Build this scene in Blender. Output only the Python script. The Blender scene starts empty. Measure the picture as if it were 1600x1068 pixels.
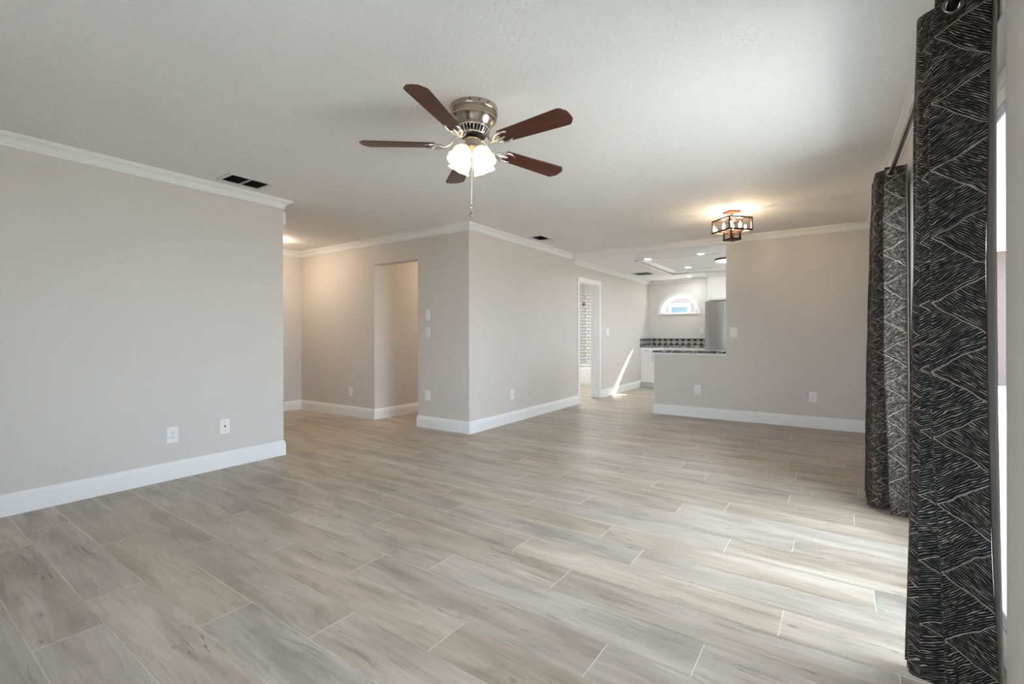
import bpy, bmesh, math, random
from mathutils import Vector, Matrix
R = math.radians
PI = math.pi
random.seed(7)
scene = bpy.context.scene
COL = scene.collection

# ------------------------------------------------------------------ camera
cam_data = bpy.data.cameras.new('camera')
cam_data.sensor_width = 36.0
cam_data.lens = 36.0 * 731.35 / 1600.0
cam_data.shift_y = -(534.0 - 522.58) / 1600.0
cam_data.clip_start = 0.05
cam_data.clip_end = 300
cam = bpy.data.objects.new('camera', cam_data)
COL.objects.link(cam)
_y, _r = R(34.314), R(-0.155)
_F = Vector((-math.sin(_y), math.cos(_y), 0))
_Rt = Vector((math.cos(_y), math.sin(_y), 0))
_U = Vector((0, 0, 1))
_R3 = _Rt * math.cos(_r) + _U * math.sin(_r)
_U3 = _U * math.cos(_r) - _Rt * math.sin(_r)
cam.matrix_world = Matrix(((_R3.x, _U3.x, -_F.x, 0), (_R3.y, _U3.y, -_F.y, 0), (_R3.z, _U3.z, -_F.z, 1.148), (0, 0, 0, 1)))
scene.camera = cam

# ------------------------------------------------------------------ light and exposure
SKY_STRENGTH = 9.0
SUN_STRENGTH = 40.0
scene.view_settings.view_transform = 'Standard'
scene.view_settings.look = 'None'
scene.view_settings.gamma = 1.0
scene.view_settings.use_curve_mapping = False
scene.view_settings.exposure = 0.86
scene.cycles.diffuse_bounces = 6
scene.cycles.sample_clamp_indirect = 8.0

world = bpy.data.worlds.new('sky')
scene.world = world
world.use_nodes = True
_bg = world.node_tree.nodes['Background']
_bg.inputs['Color'].default_value = (0.80, 0.925, 1.12, 1)
_bg.inputs['Strength'].default_value = SKY_STRENGTH

_sl = bpy.data.lights.new('sun', 'SUN')
_sl.energy = SUN_STRENGTH
_sl.angle = R(0.6)
_sl.color = (1.0, 0.95, 0.86)
sun = bpy.data.objects.new('sun', _sl)
COL.objects.link(sun)
sun.rotation_euler = Vector((-0.302, -1.0, -0.80)).to_track_quat('-Z', 'Y').to_euler()


def portal(name, loc, rot, sx, sy):
    l = bpy.data.lights.new(name, 'AREA')
    l.shape = 'RECTANGLE'
    l.size, l.size_y = sx, sy
    l.cycles.is_portal = True
    o = bpy.data.objects.new(name, l)
    o.location, o.rotation_euler = loc, rot
    COL.objects.link(o)


portal('daylight_portal', (0.60, 2.845, 1.03), (0, R(90), 0), 2.1, 2.0)
portal('daylight_portal', (-0.625, -1.36, 1.28), (R(90), 0, 0), 1.65, 1.56)
portal('daylight_portal', (0.60, 8.50, 1.54), (0, R(90), 0), 1.1, 1.6)
portal('daylight_portal', (-2.79, 10.97, 1.80), (R(-90), 0, 0), 0.95, 0.5)

# ------------------------------------------------------------------ dimensions
H = 2.44          # main ceiling
HK = 2.36         # kitchen ceiling
XL, XLB = -4.356, -4.476
XM, XMB = -3.464, -3.604
XF = -6.853
XO, XJ = -5.125, -4.294
YL = 2.478
YF, YFB = 4.194, 4.314
YB, YBB = 6.794, 6.914
XW, XP = -2.132, -1.166
XR, XRB = 0.405, 0.555
YK, YKB = 10.63, 10.93
Y0 = -1.2
D0, D1 = 1.888, 3.80  # sliding door opening
DH = 2.06


# ------------------------------------------------------------------ materials
class NT:
    def __init__(self, name):
        self.m = bpy.data.materials.new(name)
        self.m.use_nodes = True
        self.t = self.m.node_tree
        self.p = self.t.nodes['Principled BSDF']
        self.out = self.t.nodes['Material Output']

    def n(self, kind, **kw):
        x = self.t.nodes.new(kind)
        for k, v in kw.items():
            setattr(x, k, v)
        return x

    def l(self, a, b):
        self.t.links.new(a, b)

    def val(self, sock, v):
        if hasattr(v, 'is_output') or isinstance(v, bpy.types.NodeSocket):
            self.l(v, sock)
        else:
            sock.default_value = v

    def math(self, op, a, b=None, c=None):
        x = self.n('ShaderNodeMath', operation=op)
        self.val(x.inputs[0], a)
        if b is not None:
            self.val(x.inputs[1], b)
        if c is not None:
            self.val(x.inputs[2], c)
        return x.outputs[0]

    def noise(self, vec, scale, detail=3, rough=0.5):
        x = self.n('ShaderNodeTexNoise')
        x.inputs['Scale'].default_value = scale
        x.inputs['Detail'].default_value = detail
        x.inputs['Roughness'].default_value = rough
        if vec is not None:
            self.l(vec, x.inputs['Vector'])
        return x.outputs['Fac']

    def comb(self, x, y, z=0.0):
        c = self.n('ShaderNodeCombineXYZ')
        for i, v in enumerate((x, y, z)):
            self.val(c.inputs[i], v)
        return c.outputs[0]

    def mix(self, fac, a, b):
        x = self.n('ShaderNodeMix', data_type='RGBA')
        self.val(x.inputs['Factor'], fac)
        self.val(x.inputs[6], a)
        self.val(x.inputs[7], b)
        return x.outputs[2]

    def ramp(self, fac, stops):
        x = self.n('ShaderNodeValToRGB')
        e = x.color_ramp.elements
        while len(e) < len(stops):
            e.new(0.5)
        for i, (p, c) in enumerate(stops):
            e[i].position = p
            e[i].color = c if len(c) == 4 else (*c, 1)
        self.l(fac, x.inputs[0])
        return x.outputs[0]

    def bump(self, h, strength, dist):
        b = self.n('ShaderNodeBump')
        b.inputs['Strength'].default_value = strength
        b.inputs['Distance'].default_value = dist
        self.l(h, b.inputs['Height'])
        self.l(b.outputs[0], self.p.inputs['Normal'])

    def obj(self):
        return self.n('ShaderNodeTexCoord').outputs['Object']


def plain(name, col, rough=0.5, metal=0.0, noise_amt=0.04, nscale=30, **kw):
    t = NT(name)
    f = t.noise(t.obj(), nscale, 2)
    a = tuple(max(0, c * (1 - noise_amt)) for c in col) + (1,)
    b = tuple(min(1, c * (1 + noise_amt)) for c in col) + (1,)
    t.l(t.mix(f, a, b), t.p.inputs['Base Color'])
    t.p.inputs['Roughness'].default_value = rough
    t.p.inputs['Metallic'].default_value = metal
    for k, v in kw.items():
        t.p.inputs[k].default_value = v
    return t.m


def emis(name, col, strength, base=(0.8, 0.8, 0.8)):
    t = NT(name)
    t.p.inputs['Base Color'].default_value = (*base, 1)
    t.p.inputs['Emission Color'].default_value = (*col, 1)
    t.p.inputs['Emission Strength'].default_value = strength
    return t.m


def paint(name, col, nscale, strength, dist, rough=0.6):
    t = NT(name)
    c = t.obj()
    f = t.noise(c, 2.0, 2)
    t.l(t.mix(f, tuple(x * 0.985 for x in col) + (1,), tuple(min(1, x * 1.015) for x in col) + (1,)), t.p.inputs['Base Color'])
    t.p.inputs['Roughness'].default_value = rough
    t.bump(t.noise(c, nscale, 3, 0.55), strength, dist)
    return t.m


M = {}
M['wall'] = paint('wall_paint', (0.62, 0.580, 0.535), 90, 0.15, 0.002)
M['kwall'] = paint('kitchen_paint', (0.66, 0.645, 0.615), 90, 0.12, 0.002)
M['ceil'] = paint('ceiling_texture', (0.80, 0.785, 0.76), 48, 0.8, 0.007, 0.8)
M['kceil'] = paint('kitchen_ceiling', (0.80, 0.80, 0.785), 80, 0.1, 0.002, 0.7)
M['trim'] = plain('white_trim', (0.80, 0.795, 0.775), 0.35, 0, 0.01)
M['white'] = plain('white_plastic', (0.80, 0.79, 0.76), 0.35, 0, 0.01)
M['cab'] = plain('cabinet_white', (0.80, 0.80, 0.79), 0.35, 0, 0.01)
M['dark'] = plain('dark_slot', (0.02, 0.02, 0.02), 0.6, 0)
M['slot'] = plain('grey_slot', (0.16, 0.155, 0.15), 0.6, 0)
M['duct'] = plain('duct_dark', (0.008, 0.008, 0.008), 0.9, 0, **{'Specular IOR Level': 0.05})
M['louver'] = plain('louver_grey', (0.03, 0.03, 0.029), 0.7, 0, **{'Specular IOR Level': 0.08})
M['bodygrey'] = plain('fridge_grey', (0.14, 0.14, 0.14), 0.5, 0)
M['ventframe'] = plain('vent_frame', (0.66, 0.655, 0.635), 0.45, 0)
M['rod'] = plain('black_rod', (0.010, 0.0095, 0.009), 0.32, 0, **{'Specular IOR Level': 0.3})
M['ring'] = plain('grommet_metal', (0.25, 0.24, 0.23), 0.3, 0.9)
M['nickel'] = plain('brushed_nickel', (0.50, 0.43, 0.355), 0.24, 1.0, 0.05, 120)
M['chrome'] = plain('polished_nickel', (0.80, 0.77, 0.73), 0.12, 1.0, 0.02)
M['bronze'] = plain('dark_bronze', (0.035, 0.018, 0.012), 0.4, 0.5, 0.1)
M['copper'] = plain('rust_bronze', (0.20, 0.08, 0.05), 0.45, 0.5, 0.1)
M['steel'] = plain('stainless', (0.40, 0.385, 0.36), 0.28, 1.0, 0.03, 40)
M['hem'] = plain('curtain_lining', (0.16, 0.14, 0.12), 0.9, 0)
M['tub'] = plain('tub_white', (0.82, 0.82, 0.82), 0.2, 0, 0.01)
M['black'] = plain('matte_black', (0.012, 0.012, 0.012), 0.35, 0)
M['frame'] = plain('slider_frame', (0.74, 0.74, 0.73), 0.4, 0, 0.02)
M['gasket'] = plain('rubber_gasket', (0.02, 0.02, 0.02), 0.6, 0)
M['stucco'] = plain('neighbour_stucco', (0.105, 0.078, 0.072), 0.9, 0, 0.08, 20)
M['roof'] = plain('neighbour_roof', (0.35, 0.22, 0.17), 0.9, 0, 0.2, 8)
M['patio'] = plain('patio_concrete', (0.46, 0.46, 0.455), 0.85, 0, 0.1, 3)
M['nframe'] = plain('neighbour_frame', (0.20, 0.20, 0.20), 0.6, 0)
M['lawn'] = plain('lawn_green', (0.16, 0.155, 0.11), 0.95, 0, 0.3, 6)
M['soffit'] = plain('soffit_white', (0.70, 0.70, 0.69), 0.7, 0)
M['bulb'] = emis('warm_bulb', (1.0, 0.77, 0.53), 225.0)
M['fanbulb'] = emis('fan_bulb', (1.0, 0.86, 0.66), 26.0)
M['lens'] = emis('downlight_lens', (1.0, 0.99, 0.97), 140.0)
M['disc'] = emis('flush_disc_lens', (1.0, 0.97, 0.92), 28.0)
M['foyer'] = emis('foyer_glass', (1.0, 0.80, 0.60), 44.0)
M['vanity'] = emis('vanity_lens', (0.95, 0.98, 1.0), 115.0)


def glass_mat(name, tint=(0.96, 0.98, 0.98), ior=1.45):
    t = NT(name)
    t.t.nodes.remove(t.p)
    tr = t.n('ShaderNodeBsdfTransparent')
    tr.inputs[0].default_value = (*tint, 1)
    gl = t.n('ShaderNodeBsdfGlossy')
    gl.inputs['Roughness'].default_value = 0.02
    fr = t.n('ShaderNodeFresnel')
    bf = t.n('ShaderNodeNewGeometry').outputs['Backfacing']
    t.l(t.math('ADD', ior, t.math('MULTIPLY', bf, 1.0 / ior - ior)), fr.inputs[0])
    mx = t.n('ShaderNodeMixShader')
    t.l(fr.outputs[0], mx.inputs[0])
    t.l(tr.outputs[0], mx.inputs[1])
    t.l(gl.outputs[0], mx.inputs[2])
    t.l(mx.outputs[0], t.out.inputs[0])
    return t.m


M['glass'] = glass_mat('window_glass')
M['lampglass'] = glass_mat('lamp_glass', (0.97, 0.96, 0.94))
M['nglass'] = plain('neighbour_glass', (0.018, 0.040, 0.048), 0.4, 0)


def shade_mat():
    t = NT('frosted_shade')
    t.p.inputs['Base Color'].default_value = (0.9, 0.85, 0.72, 1)
    t.p.inputs['Roughness'].default_value = 0.35
    t.p.inputs['Transmission Weight'].default_value = 0.0
    uv = t.n('ShaderNodeTexCoord').outputs['Object']
    nz = t.noise(uv, 60, 3)
    t.l(t.mix(nz, (1.0, 0.80, 0.50, 1), (1.0, 0.88, 0.64, 1)), t.p.inputs['Emission Color'])
    t.p.inputs['Emission Strength'].default_value = 0.24
    tl = t.n('ShaderNodeBsdfTranslucent')
    tl.inputs[0].default_value = (0.95, 0.88, 0.72, 1)
    mx = t.n('ShaderNodeMixShader')
    mx.inputs[0].default_value = 0.06
    t.l(t.p.outputs[0], mx.inputs[1])
    t.l(tl.outputs[0], mx.inputs[2])
    ad = t.n('ShaderNodeAddShader')
    em = t.n('ShaderNodeEmission')
    t.l(t.mix(nz, (1.0, 0.78, 0.48, 1), (1.0, 0.86, 0.62, 1)), em.inputs[0])
    em.inputs[1].default_value = 0.20
    t.l(mx.outputs[0], ad.inputs[0])
    t.l(em.outputs[0], ad.inputs[1])
    t.l(ad.outputs[0], t.out.inputs[0])
    return t.m


M['shade'] = shade_mat()


def wood_blade():
    t = NT('mahogany_blade')
    uv = t.n('ShaderNodeUVMap').outputs[0]
    mp = t.n('ShaderNodeMapping')
    mp.inputs['Scale'].default_value = (3.0, 60.0, 1)
    t.l(uv, mp.inputs[0])
    g = t.noise(mp.outputs[0], 1.0, 4, 0.6)
    t.l(t.ramp(g, [(0.3, (0.038, 0.008, 0.003)), (0.55, (0.085, 0.018, 0.005)), (0.75, (0.16, 0.038, 0.010))]), t.p.inputs['Base Color'])
    t.p.inputs['Roughness'].default_value = 0.33
    return t.m


M['blade'] = wood_blade()


def plank_mat():
    t = NT('wood_look_tile')
    at = t.n('ShaderNodeAttribute', attribute_name='plank_tone')
    sp = t.n('ShaderNodeSeparateColor')
    t.l(at.outputs['Color'], sp.inputs[0])
    r1, r2, r3 = sp.outputs
    uv = t.n('ShaderNodeSeparateXYZ')
    t.l(t.n('ShaderNodeUVMap').outputs[0], uv.inputs[0])
    u, v = uv.outputs[0], uv.outputs[1]
    off = t.math('MULTIPLY', r2, 37.0)
    warp = t.noise(t.comb(t.math('MULTIPLY', u, 2.2), t.math('MULTIPLY', v, 4.0), off), 1.0, 2)
    vv = t.math('ADD', v, t.math('MULTIPLY', t.math('SUBTRACT', warp, 0.5), 0.07))
    broad = t.noise(t.comb(t.math('MULTIPLY', u, 1.6), t.math('MULTIPLY', vv, 9.0), off), 1.0, 3, 0.55)
    fine = t.noise(t.comb(t.math('MULTIPLY', u, 4.0), t.math('MULTIPLY', vv, 75.0), off), 1.0, 4, 0.6)
    streak = t.noise(t.comb(t.math('MULTIPLY', u, 1.9), t.math('MULTIPLY', vv, 28.0), t.math('ADD', off, 9.0)), 1.0, 4, 0.6)
    blotch = t.noise(t.comb(t.math('MULTIPLY', u, 6.0), t.math('MULTIPLY', vv, 16.0), t.math('ADD', off, 19.0)), 1.0, 4, 0.65)
    base = t.ramp(broad, [(0.30, (0.325, 0.272, 0.208)), (0.50, (0.475, 0.412, 0.330)), (0.72, (0.585, 0.522, 0.438))])
    base = t.mix(t.math('MULTIPLY', t.math('SUBTRACT', 0.64, fine), 1.25), base, (0.22, 0.185, 0.14, 1))
    dk = t.n('ShaderNodeMapRange')
    dk.inputs[1].default_value, dk.inputs[2].default_value = 0.60, 0.76
    t.l(streak, dk.inputs[0])
    base = t.mix(t.math('MULTIPLY', dk.outputs[0], 0.60), base, (0.145, 0.115, 0.085, 1))
    bl = t.n('ShaderNodeMapRange')
    bl.inputs[1].default_value, bl.inputs[2].default_value = 0.56, 0.74
    t.l(blotch, bl.inputs[0])
    base = t.mix(t.math('MULTIPLY', bl.outputs[0], 0.45), base, (0.19, 0.165, 0.125, 1))
    crack = t.noise(t.comb(t.math('MULTIPLY', u, 1.3), t.math('MULTIPLY', vv, 22.0), t.math('ADD', off, 31.0)), 1.0, 3, 0.5)
    cl = t.math('LESS_THAN', t.math('ABSOLUTE', t.math('SUBTRACT', crack, 0.5)), 0.006)
    cgate = t.noise(t.comb(t.math('MULTIPLY', u, 2.6), t.math('MULTIPLY', v, 7.0), t.math('ADD', off, 43.0)), 1.0, 2)
    cg = t.n('ShaderNodeMapRange')
    cg.inputs[1].default_value, cg.inputs[2].default_value = 0.55, 0.66
    t.l(cgate, cg.inputs[0])
    base = t.mix(t.math('MULTIPLY', t.math('MULTIPLY', cl, cg.outputs[0]), 0.75), base, (0.10, 0.075, 0.055, 1))
    vor = t.n('ShaderNodeTexVoronoi')
    vor.inputs['Scale'].default_value = 1.0
    t.l(t.comb(t.math('MULTIPLY', u, 3.2), t.math('MULTIPLY', vv, 6.5), off), vor.inputs['Vector'])
    kn = t.n('ShaderNodeMapRange')
    kn.inputs[1].default_value, kn.inputs[2].default_value = 0.085, 0.02
    t.l(vor.outputs['Distance'], kn.inputs[0])
    base = t.mix(t.math('MULTIPLY', kn.outputs[0], 0.6), base, (0.12, 0.09, 0.065, 1))
    tone = t.math('ADD', 0.90, t.math('MULTIPLY', r1, 0.20))
    hv = t.n('ShaderNodeHueSaturation')
    t.l(tone, hv.inputs['Value'])
    t.l(t.math('ADD', 0.68, t.math('MULTIPLY', r3, 0.42)), hv.inputs['Saturation'])
    t.l(base, hv.inputs['Color'])
    t.l(hv.outputs[0], t.p.inputs['Base Color'])
    t.p.inputs['Roughness'].default_value = 0.42
    t.p.inputs['Specular IOR Level'].default_value = 0.5
    t.bump(fine, 0.12, 0.002)
    return t.m


M['plank'] = plank_mat()
M['grout'] = plain('pale_grout', (0.80, 0.775, 0.72), 0.8, 0)


def curtain_mat():
    t = NT('black_curtain_fabric')
    s = t.n('ShaderNodeSeparateXYZ')
    t.l(t.n('ShaderNodeUVMap').outputs[0], s.inputs[0])
    u, v = s.outputs[0], s.outputs[1]
    W, P, KA, KB = 0.132, 0.208, 0.63, 0.73
    d = t.math('MULTIPLY', t.math('FRACT', t.math('DIVIDE', t.math('SUBTRACT', 0.186 + 20 * W, u), W)), W)
    nz = t.noise(t.comb(u, v), 14.0, 2)
    nd = t.math('MULTIPLY', t.math('SUBTRACT', nz, 0.5), 0.030)
    q = t.math('MULTIPLY', t.math('FRACT', t.math('DIVIDE', t.math('ADD', t.math('ADD', v, 5.0), nd), P)), P)
    upr = t.math('MULTIPLY', d, KA)
    dwn = t.math('SUBTRACT', P, t.math('MULTIPLY', d, KB))
    isB = t.math('MAXIMUM', t.math('LESS_THAN', q, upr), t.math('GREATER_THAN', q, dwn))
    sA = t.math('SUBTRACT', t.math('ADD', v, nd), t.math('MULTIPLY', d, KA))
    sB = t.math('ADD', t.math('ADD', v, nd), t.math('MULTIPLY', d, KB))
    mixv = t.n('ShaderNodeMix', data_type='FLOAT')
    t.l(isB, mixv.inputs[0])
    t.l(sA, mixv.inputs[2])
    t.l(sB, mixv.inputs[3])
    sv = mixv.outputs[0]
    n2 = t.noise(t.comb(t.math('MULTIPLY', d, 30.0), t.math('MULTIPLY', sv, 260.0)), 1.0, 2)
    n3 = t.noise(t.comb(t.math('MULTIPLY', d, 55.0), t.math('MULTIPLY', sv, 420.0), 4.0), 1.0, 1)
    tri = t.math('PINGPONG', t.math('ADD', t.math('DIVIDE', sv, 0.0082), t.math('MULTIPLY', n2, 1.1)), 0.5)
    thr = t.math('MULTIPLY', t.math('SUBTRACT', n3, 0.32), 0.31)
    line = t.n('ShaderNodeMapRange')
    line.inputs[1].default_value, line.inputs[2].default_value = -0.035, 0.035
    t.l(t.math('SUBTRACT', thr, tri), line.inputs[0])
    e1 = t.math('LESS_THAN', t.math('ABSOLUTE', t.math('SUBTRACT', q, upr)), 0.0014)
    e2 = t.math('LESS_THAN', t.math('ABSOLUTE', t.math('SUBTRACT', q, dwn)), 0.0014)
    ln = t.math('MAXIMUM', line.outputs[0], t.math('MULTIPLY', t.math('MAXIMUM', e1, e2), 0.9))
    col = t.mix(ln, (0.0085, 0.0070, 0.006, 1), (0.34, 0.295, 0.245, 1))
    t.l(col, t.p.inputs['Base Color'])
    t.p.inputs['Roughness'].default_value = 0.6
    t.p.inputs['Specular IOR Level'].default_value = 0.12
    t.bump(ln, 0.3, 0.001)
    return t.m


M['curtain'] = curtain_mat()


def granite_mat():
    t = NT('speckled_granite')
    c = t.obj()
    a = t.noise(c, 70, 3, 0.7)
    b = t.noise(c, 28, 2, 0.6)
    f = t.math('ADD', t.math('MULTIPLY', a, 0.7), t.math('MULTIPLY', b, 0.3))
    t.l(t.ramp(f, [(0.40, (0.015, 0.015, 0.016)), (0.50, (0.10, 0.10, 0.10)), (0.57, (0.55, 0.53, 0.50)), (0.7, (0.8, 0.78, 0.75))]), t.p.inputs['Base Color'])
    t.p.inputs['Roughness'].default_value = 0.15
    return t.m


M['granite'] = granite_mat()


def splash_mat():
    t = NT('patterned_backsplash')
    s = t.n('ShaderNodeSeparateXYZ')
    t.l(t.n('ShaderNodeUVMap').outputs[0], s.inputs[0])
    u, v = s.outputs[0], s.outputs[1]
    p = t.math('ABSOLUTE', t.math('SUBTRACT', t.math('FRACT', t.math('DIVIDE', u, 0.127)), 0.5))
    top = t.math('LESS_THAN', p, t.math('MULTIPLY', t.math('SUBTRACT', v, 0.50), 1.05))
    p2 = t.math('ABSOLUTE', t.math('SUBTRACT', t.math('FRACT', t.math('ADD', t.math('DIVIDE', u, 0.127), 0.5)), 0.5))
    bot = t.math('LESS_THAN', p2, t.math('MULTIPLY', t.math('SUBTRACT', 0.45, v), 1.0))
    bot2 = t.math('LESS_THAN', p, t.math('MULTIPLY', t.math('SUBTRACT', 0.40, v), 1.1))
    mid = t.math('LESS_THAN', t.math('ABSOLUTE', t.math('SUBTRACT', v, 0.66)), 0.03)
    edge = t.math('GREATER_THAN', v, 0.93)
    dk = t.math('MAXIMUM', t.math('MAXIMUM', top, bot2), mid)
    n = t.noise(t.comb(t.math('MULTIPLY', u, 60.0), t.math('MULTIPLY', v, 8.0)), 1.0, 2)
    lite = t.mix(n, (0.10, 0.10, 0.10, 1), (0.62, 0.61, 0.58, 1))
    c = t.mix(dk, lite, (0.012, 0.012, 0.013, 1))
    t.l(c, t.p.inputs['Base Color'])
    t.p.inputs['Roughness'].default_value = 0.3
    return t.m


M['splash'] = splash_mat()


def subway_mat():
    t = NT('white_subway_tile')
    b = t.n('ShaderNodeTexBrick')
    t.l(t.n('ShaderNodeUVMap').outputs[0], b.inputs['Vector'])
    b.inputs['Color1'].default_value = (0.82, 0.81, 0.79, 1)
    b.inputs['Color2'].default_value = (0.78, 0.77, 0.75, 1)
    b.inputs['Mortar'].default_value = (0.05, 0.05, 0.05, 1)
    b.inputs['Scale'].default_value = 1.0
    b.inputs['Mortar Size'].default_value = 0.0042
    b.inputs['Mortar Smooth'].default_value = 0.1
    b.inputs['Brick Width'].default_value = 0.156
    b.inputs['Row Height'].default_value = 0.0775
    t.l(b.outputs[0], t.p.inputs['Base Color'])
    t.p.inputs['Roughness'].default_value = 0.2
    return t.m


M['subway'] = subway_mat()


# ------------------------------------------------------------------ geometry helpers
class MB:
    def __init__(self):
        self.bm = bmesh.new()

    def box(self, x0, x1, y0, y1, z0, z1, bevel=0.0, seg=2):
        b = bmesh.new()
        bmesh.ops.create_cube(b, size=1.0)
        for v in b.verts:
            v.co = Vector(((x0 + x1) / 2 + v.co.x * (x1 - x0), (y0 + y1) / 2 + v.co.y * (y1 - y0), (z0 + z1) / 2 + v.co.z * (z1 - z0)))
        if bevel > 0:
            bmesh.ops.bevel(b, geom=list(b.edges), offset=bevel, segments=seg, affect='EDGES', profile=0.6)
        self.add(b)
        return self

    def add(self, b, mat=None):
        me = bpy.data.meshes.new('t')
        b.to_mesh(me)
        b.free()
        if mat is not None:
            me.transform(mat)
        self.bm.from_mesh(me)
        bpy.data.meshes.remove(me)
        return self

    def lathe(self, prof, seg=32, mat=None, scallop=0, samp=0.0):
        """prof: list of (r, z); closed by poles when r == 0"""
        b = bmesh.new()
        rings = []
        for i, (r, z) in enumerate(prof):
            if r <= 1e-6:
                rings.append([b.verts.new((0, 0, z))])
            else:
                ring = []
                for k in range(seg):
                    a = 2 * PI * k / seg
                    w = (i / (len(prof) - 1)) ** 3 * samp
                    rr = r * (1 + w * math.cos(scallop * a))
                    zz = z + w * 0.35 * math.cos(scallop * a) * 0.1
                    ring.append(b.verts.new((rr * math.cos(a), rr * math.sin(a), zz)))
                rings.append(ring)
        for A, B in zip(rings, rings[1:]):
            if len(A) == 1 and len(B) == 1:
                continue
            for k in range(seg):
                k2 = (k + 1) % seg
                if len(A) == 1:
                    b.faces.new((A[0], B[k2], B[k]))
                elif len(B) == 1:
                    b.faces.new((A[k], A[k2], B[0]))
                else:
                    b.faces.new((A[k], A[k2], B[k2], B[k]))
        bmesh.ops.recalc_face_normals(b, faces=list(b.faces))
        return self.add(b, mat)

    def tube(self, pts, rad, seg=10, mat=None):
        b = bmesh.new()
        pts = [Vector(p) for p in pts]
        rads = rad if isinstance(rad, (list, tuple)) else [rad] * len(pts)
        prev = None
        rings = []
        for i, p in enumerate(pts):
            tg = (pts[min(i + 1, len(pts) - 1)] - pts[max(i - 1, 0)]).normalized()
            if prev is None:
                up = Vector((0, 0, 1)) if abs(tg.z) < 0.9 else Vector((1, 0, 0))
                nx = tg.cross(up).normalized()
            else:
                nx = (prev - tg * prev.dot(tg)).normalized()
            prev = nx
            ny = tg.cross(nx)
            rings.append([b.verts.new(p + (nx * math.cos(2 * PI * k / seg) + ny * math.sin(2 * PI * k / seg)) * rads[i]) for k in range(seg)])
        for A, B in zip(rings, rings[1:]):
            for k in range(seg):
                b.faces.new((A[k], A[(k + 1) % seg], B[(k + 1) % seg], B[k]))
        b.faces.new(rings[0][::-1])
        b.faces.new(rings[-1])
        bmesh.ops.recalc_face_normals(b, faces=list(b.faces))
        return self.add(b, mat)

    def prism(self, poly, z0, z1, mat=None, bevel=0.0):
        b = bmesh.new()
        lo = [b.verts.new((x, y, z0)) for x, y in poly]
        hi = [b.verts.new((x, y, z1)) for x, y in poly]
        n = len(poly)
        b.faces.new(lo[::-1])
        b.faces.new(hi)
        for k in range(n):
            b.faces.new((lo[k], lo[(k + 1) % n], hi[(k + 1) % n], hi[k]))
        bmesh.ops.recalc_face_normals(b, faces=list(b.faces))
        if bevel:
            bmesh.ops.bevel(b, geom=[e for e in b.edges if abs(e.verts[0].co.z - e.verts[1].co.z) < 1e-6], offset=bevel, segments=1, affect='EDGES')
        return self.add(b, mat)

    def torus(self, R0, r0, mat=None, seg=28, s2=10):
        b = bmesh.new()
        rings = []
        for i in range(seg):
            a = 2 * PI * i / seg
            rings.append([b.verts.new(((R0 + r0 * math.cos(2 * PI * k / s2)) * math.cos(a), (R0 + r0 * math.cos(2 * PI * k / s2)) * math.sin(a), r0 * math.sin(2 * PI * k / s2))) for k in range(s2)])
        for i in range(seg):
            A, B = rings[i], rings[(i + 1) % seg]
            for k in range(s2):
                b.faces.new((A[k], B[k], B[(k + 1) % s2], A[(k + 1) % s2]))
        bmesh.ops.recalc_face_normals(b, faces=list(b.faces))
        return self.add(b, mat)

    def build(self, name, mat, parent=None, smooth=None, loc=None, rot=None):
        me = bpy.data.meshes.new(name)
        self.bm.to_mesh(me)
        self.bm.free()
        o = bpy.data.objects.new(name, me)
        COL.objects.link(o)
        if isinstance(mat, str):
            mat = M[mat]
        me.materials.append(mat)
        if smooth is not None:
            for p in me.polygons:
                p.use_smooth = True
            try:
                me.set_sharp_from_angle(angle=R(smooth))
            except Exception:
                pass
        if loc is not None:
            o.location = loc
        if rot is not None:
            o.rotation_euler = rot
        if parent is not None:
            o.parent = parent
        return o


def thing(name, label, cat, loc=(0, 0, 0), rot=(0, 0, 0), group=None):
    o = bpy.data.objects.new(name, None)
    o.empty_display_size = 0.1
    COL.objects.link(o)
    o.location, o.rotation_euler = loc, rot
    o['label'], o['category'] = label, cat
    if group:
        o['group'] = group
    return o


def tag(o, label, cat, group=None):
    o['label'], o['category'] = label, cat
    if group:
        o['group'] = group
    return o


def struct(o):
    o['kind'] = 'structure'
    return o


def dup(root, loc, rot=None, label=None, group=None):
    r = root.copy()
    COL.objects.link(r)
    r.location = loc
    if rot is not None:
        r.rotation_euler = rot
    if label:
        r['label'] = label
    if group:
        r['group'] = group
    for ch in list(root.children):
        c = ch.copy()
        COL.objects.link(c)
        c.parent = r
        for g in list(ch.children):
            d = g.copy()
            COL.objects.link(d)
            d.parent = c
    return r


def sweep(name, path, prof, mat, z):
    """profile points (distance out from the wall, height) swept along path; the room is on the right-hand side"""
    b = bmesh.new()
    P = [Vector((x, y, 0)) for x, y in path]
    rings = []
    for i, p in enumerate(P):
        def nrm(a, c):
            t = (c - a).normalized()
            return Vector((t.y, -t.x, 0))
        if i == 0:
            m = nrm(P[0], P[1])
        elif i == len(P) - 1:
            m = nrm(P[-2], P[-1])
        else:
            n1, n2 = nrm(P[i - 1], p), nrm(p, P[i + 1])
            m = (n1 + n2)
            m = m / m.dot(n1)
        rings.append([b.verts.new((p.x + m.x * d, p.y + m.y * d, z + h)) for d, h in prof])
    n = len(prof)
    for A, B in zip(rings, rings[1:]):
        for k in range(n):
            b.faces.new((A[k], A[(k + 1) % n], B[(k + 1) % n], B[k]))
    b.faces.new(rings[0])
    b.faces.new(rings[-1][::-1])
    bmesh.ops.recalc_face_normals(b, faces=list(b.faces))
    mb = MB()
    mb.add(b)
    return struct(mb.build(name, mat))


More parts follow.
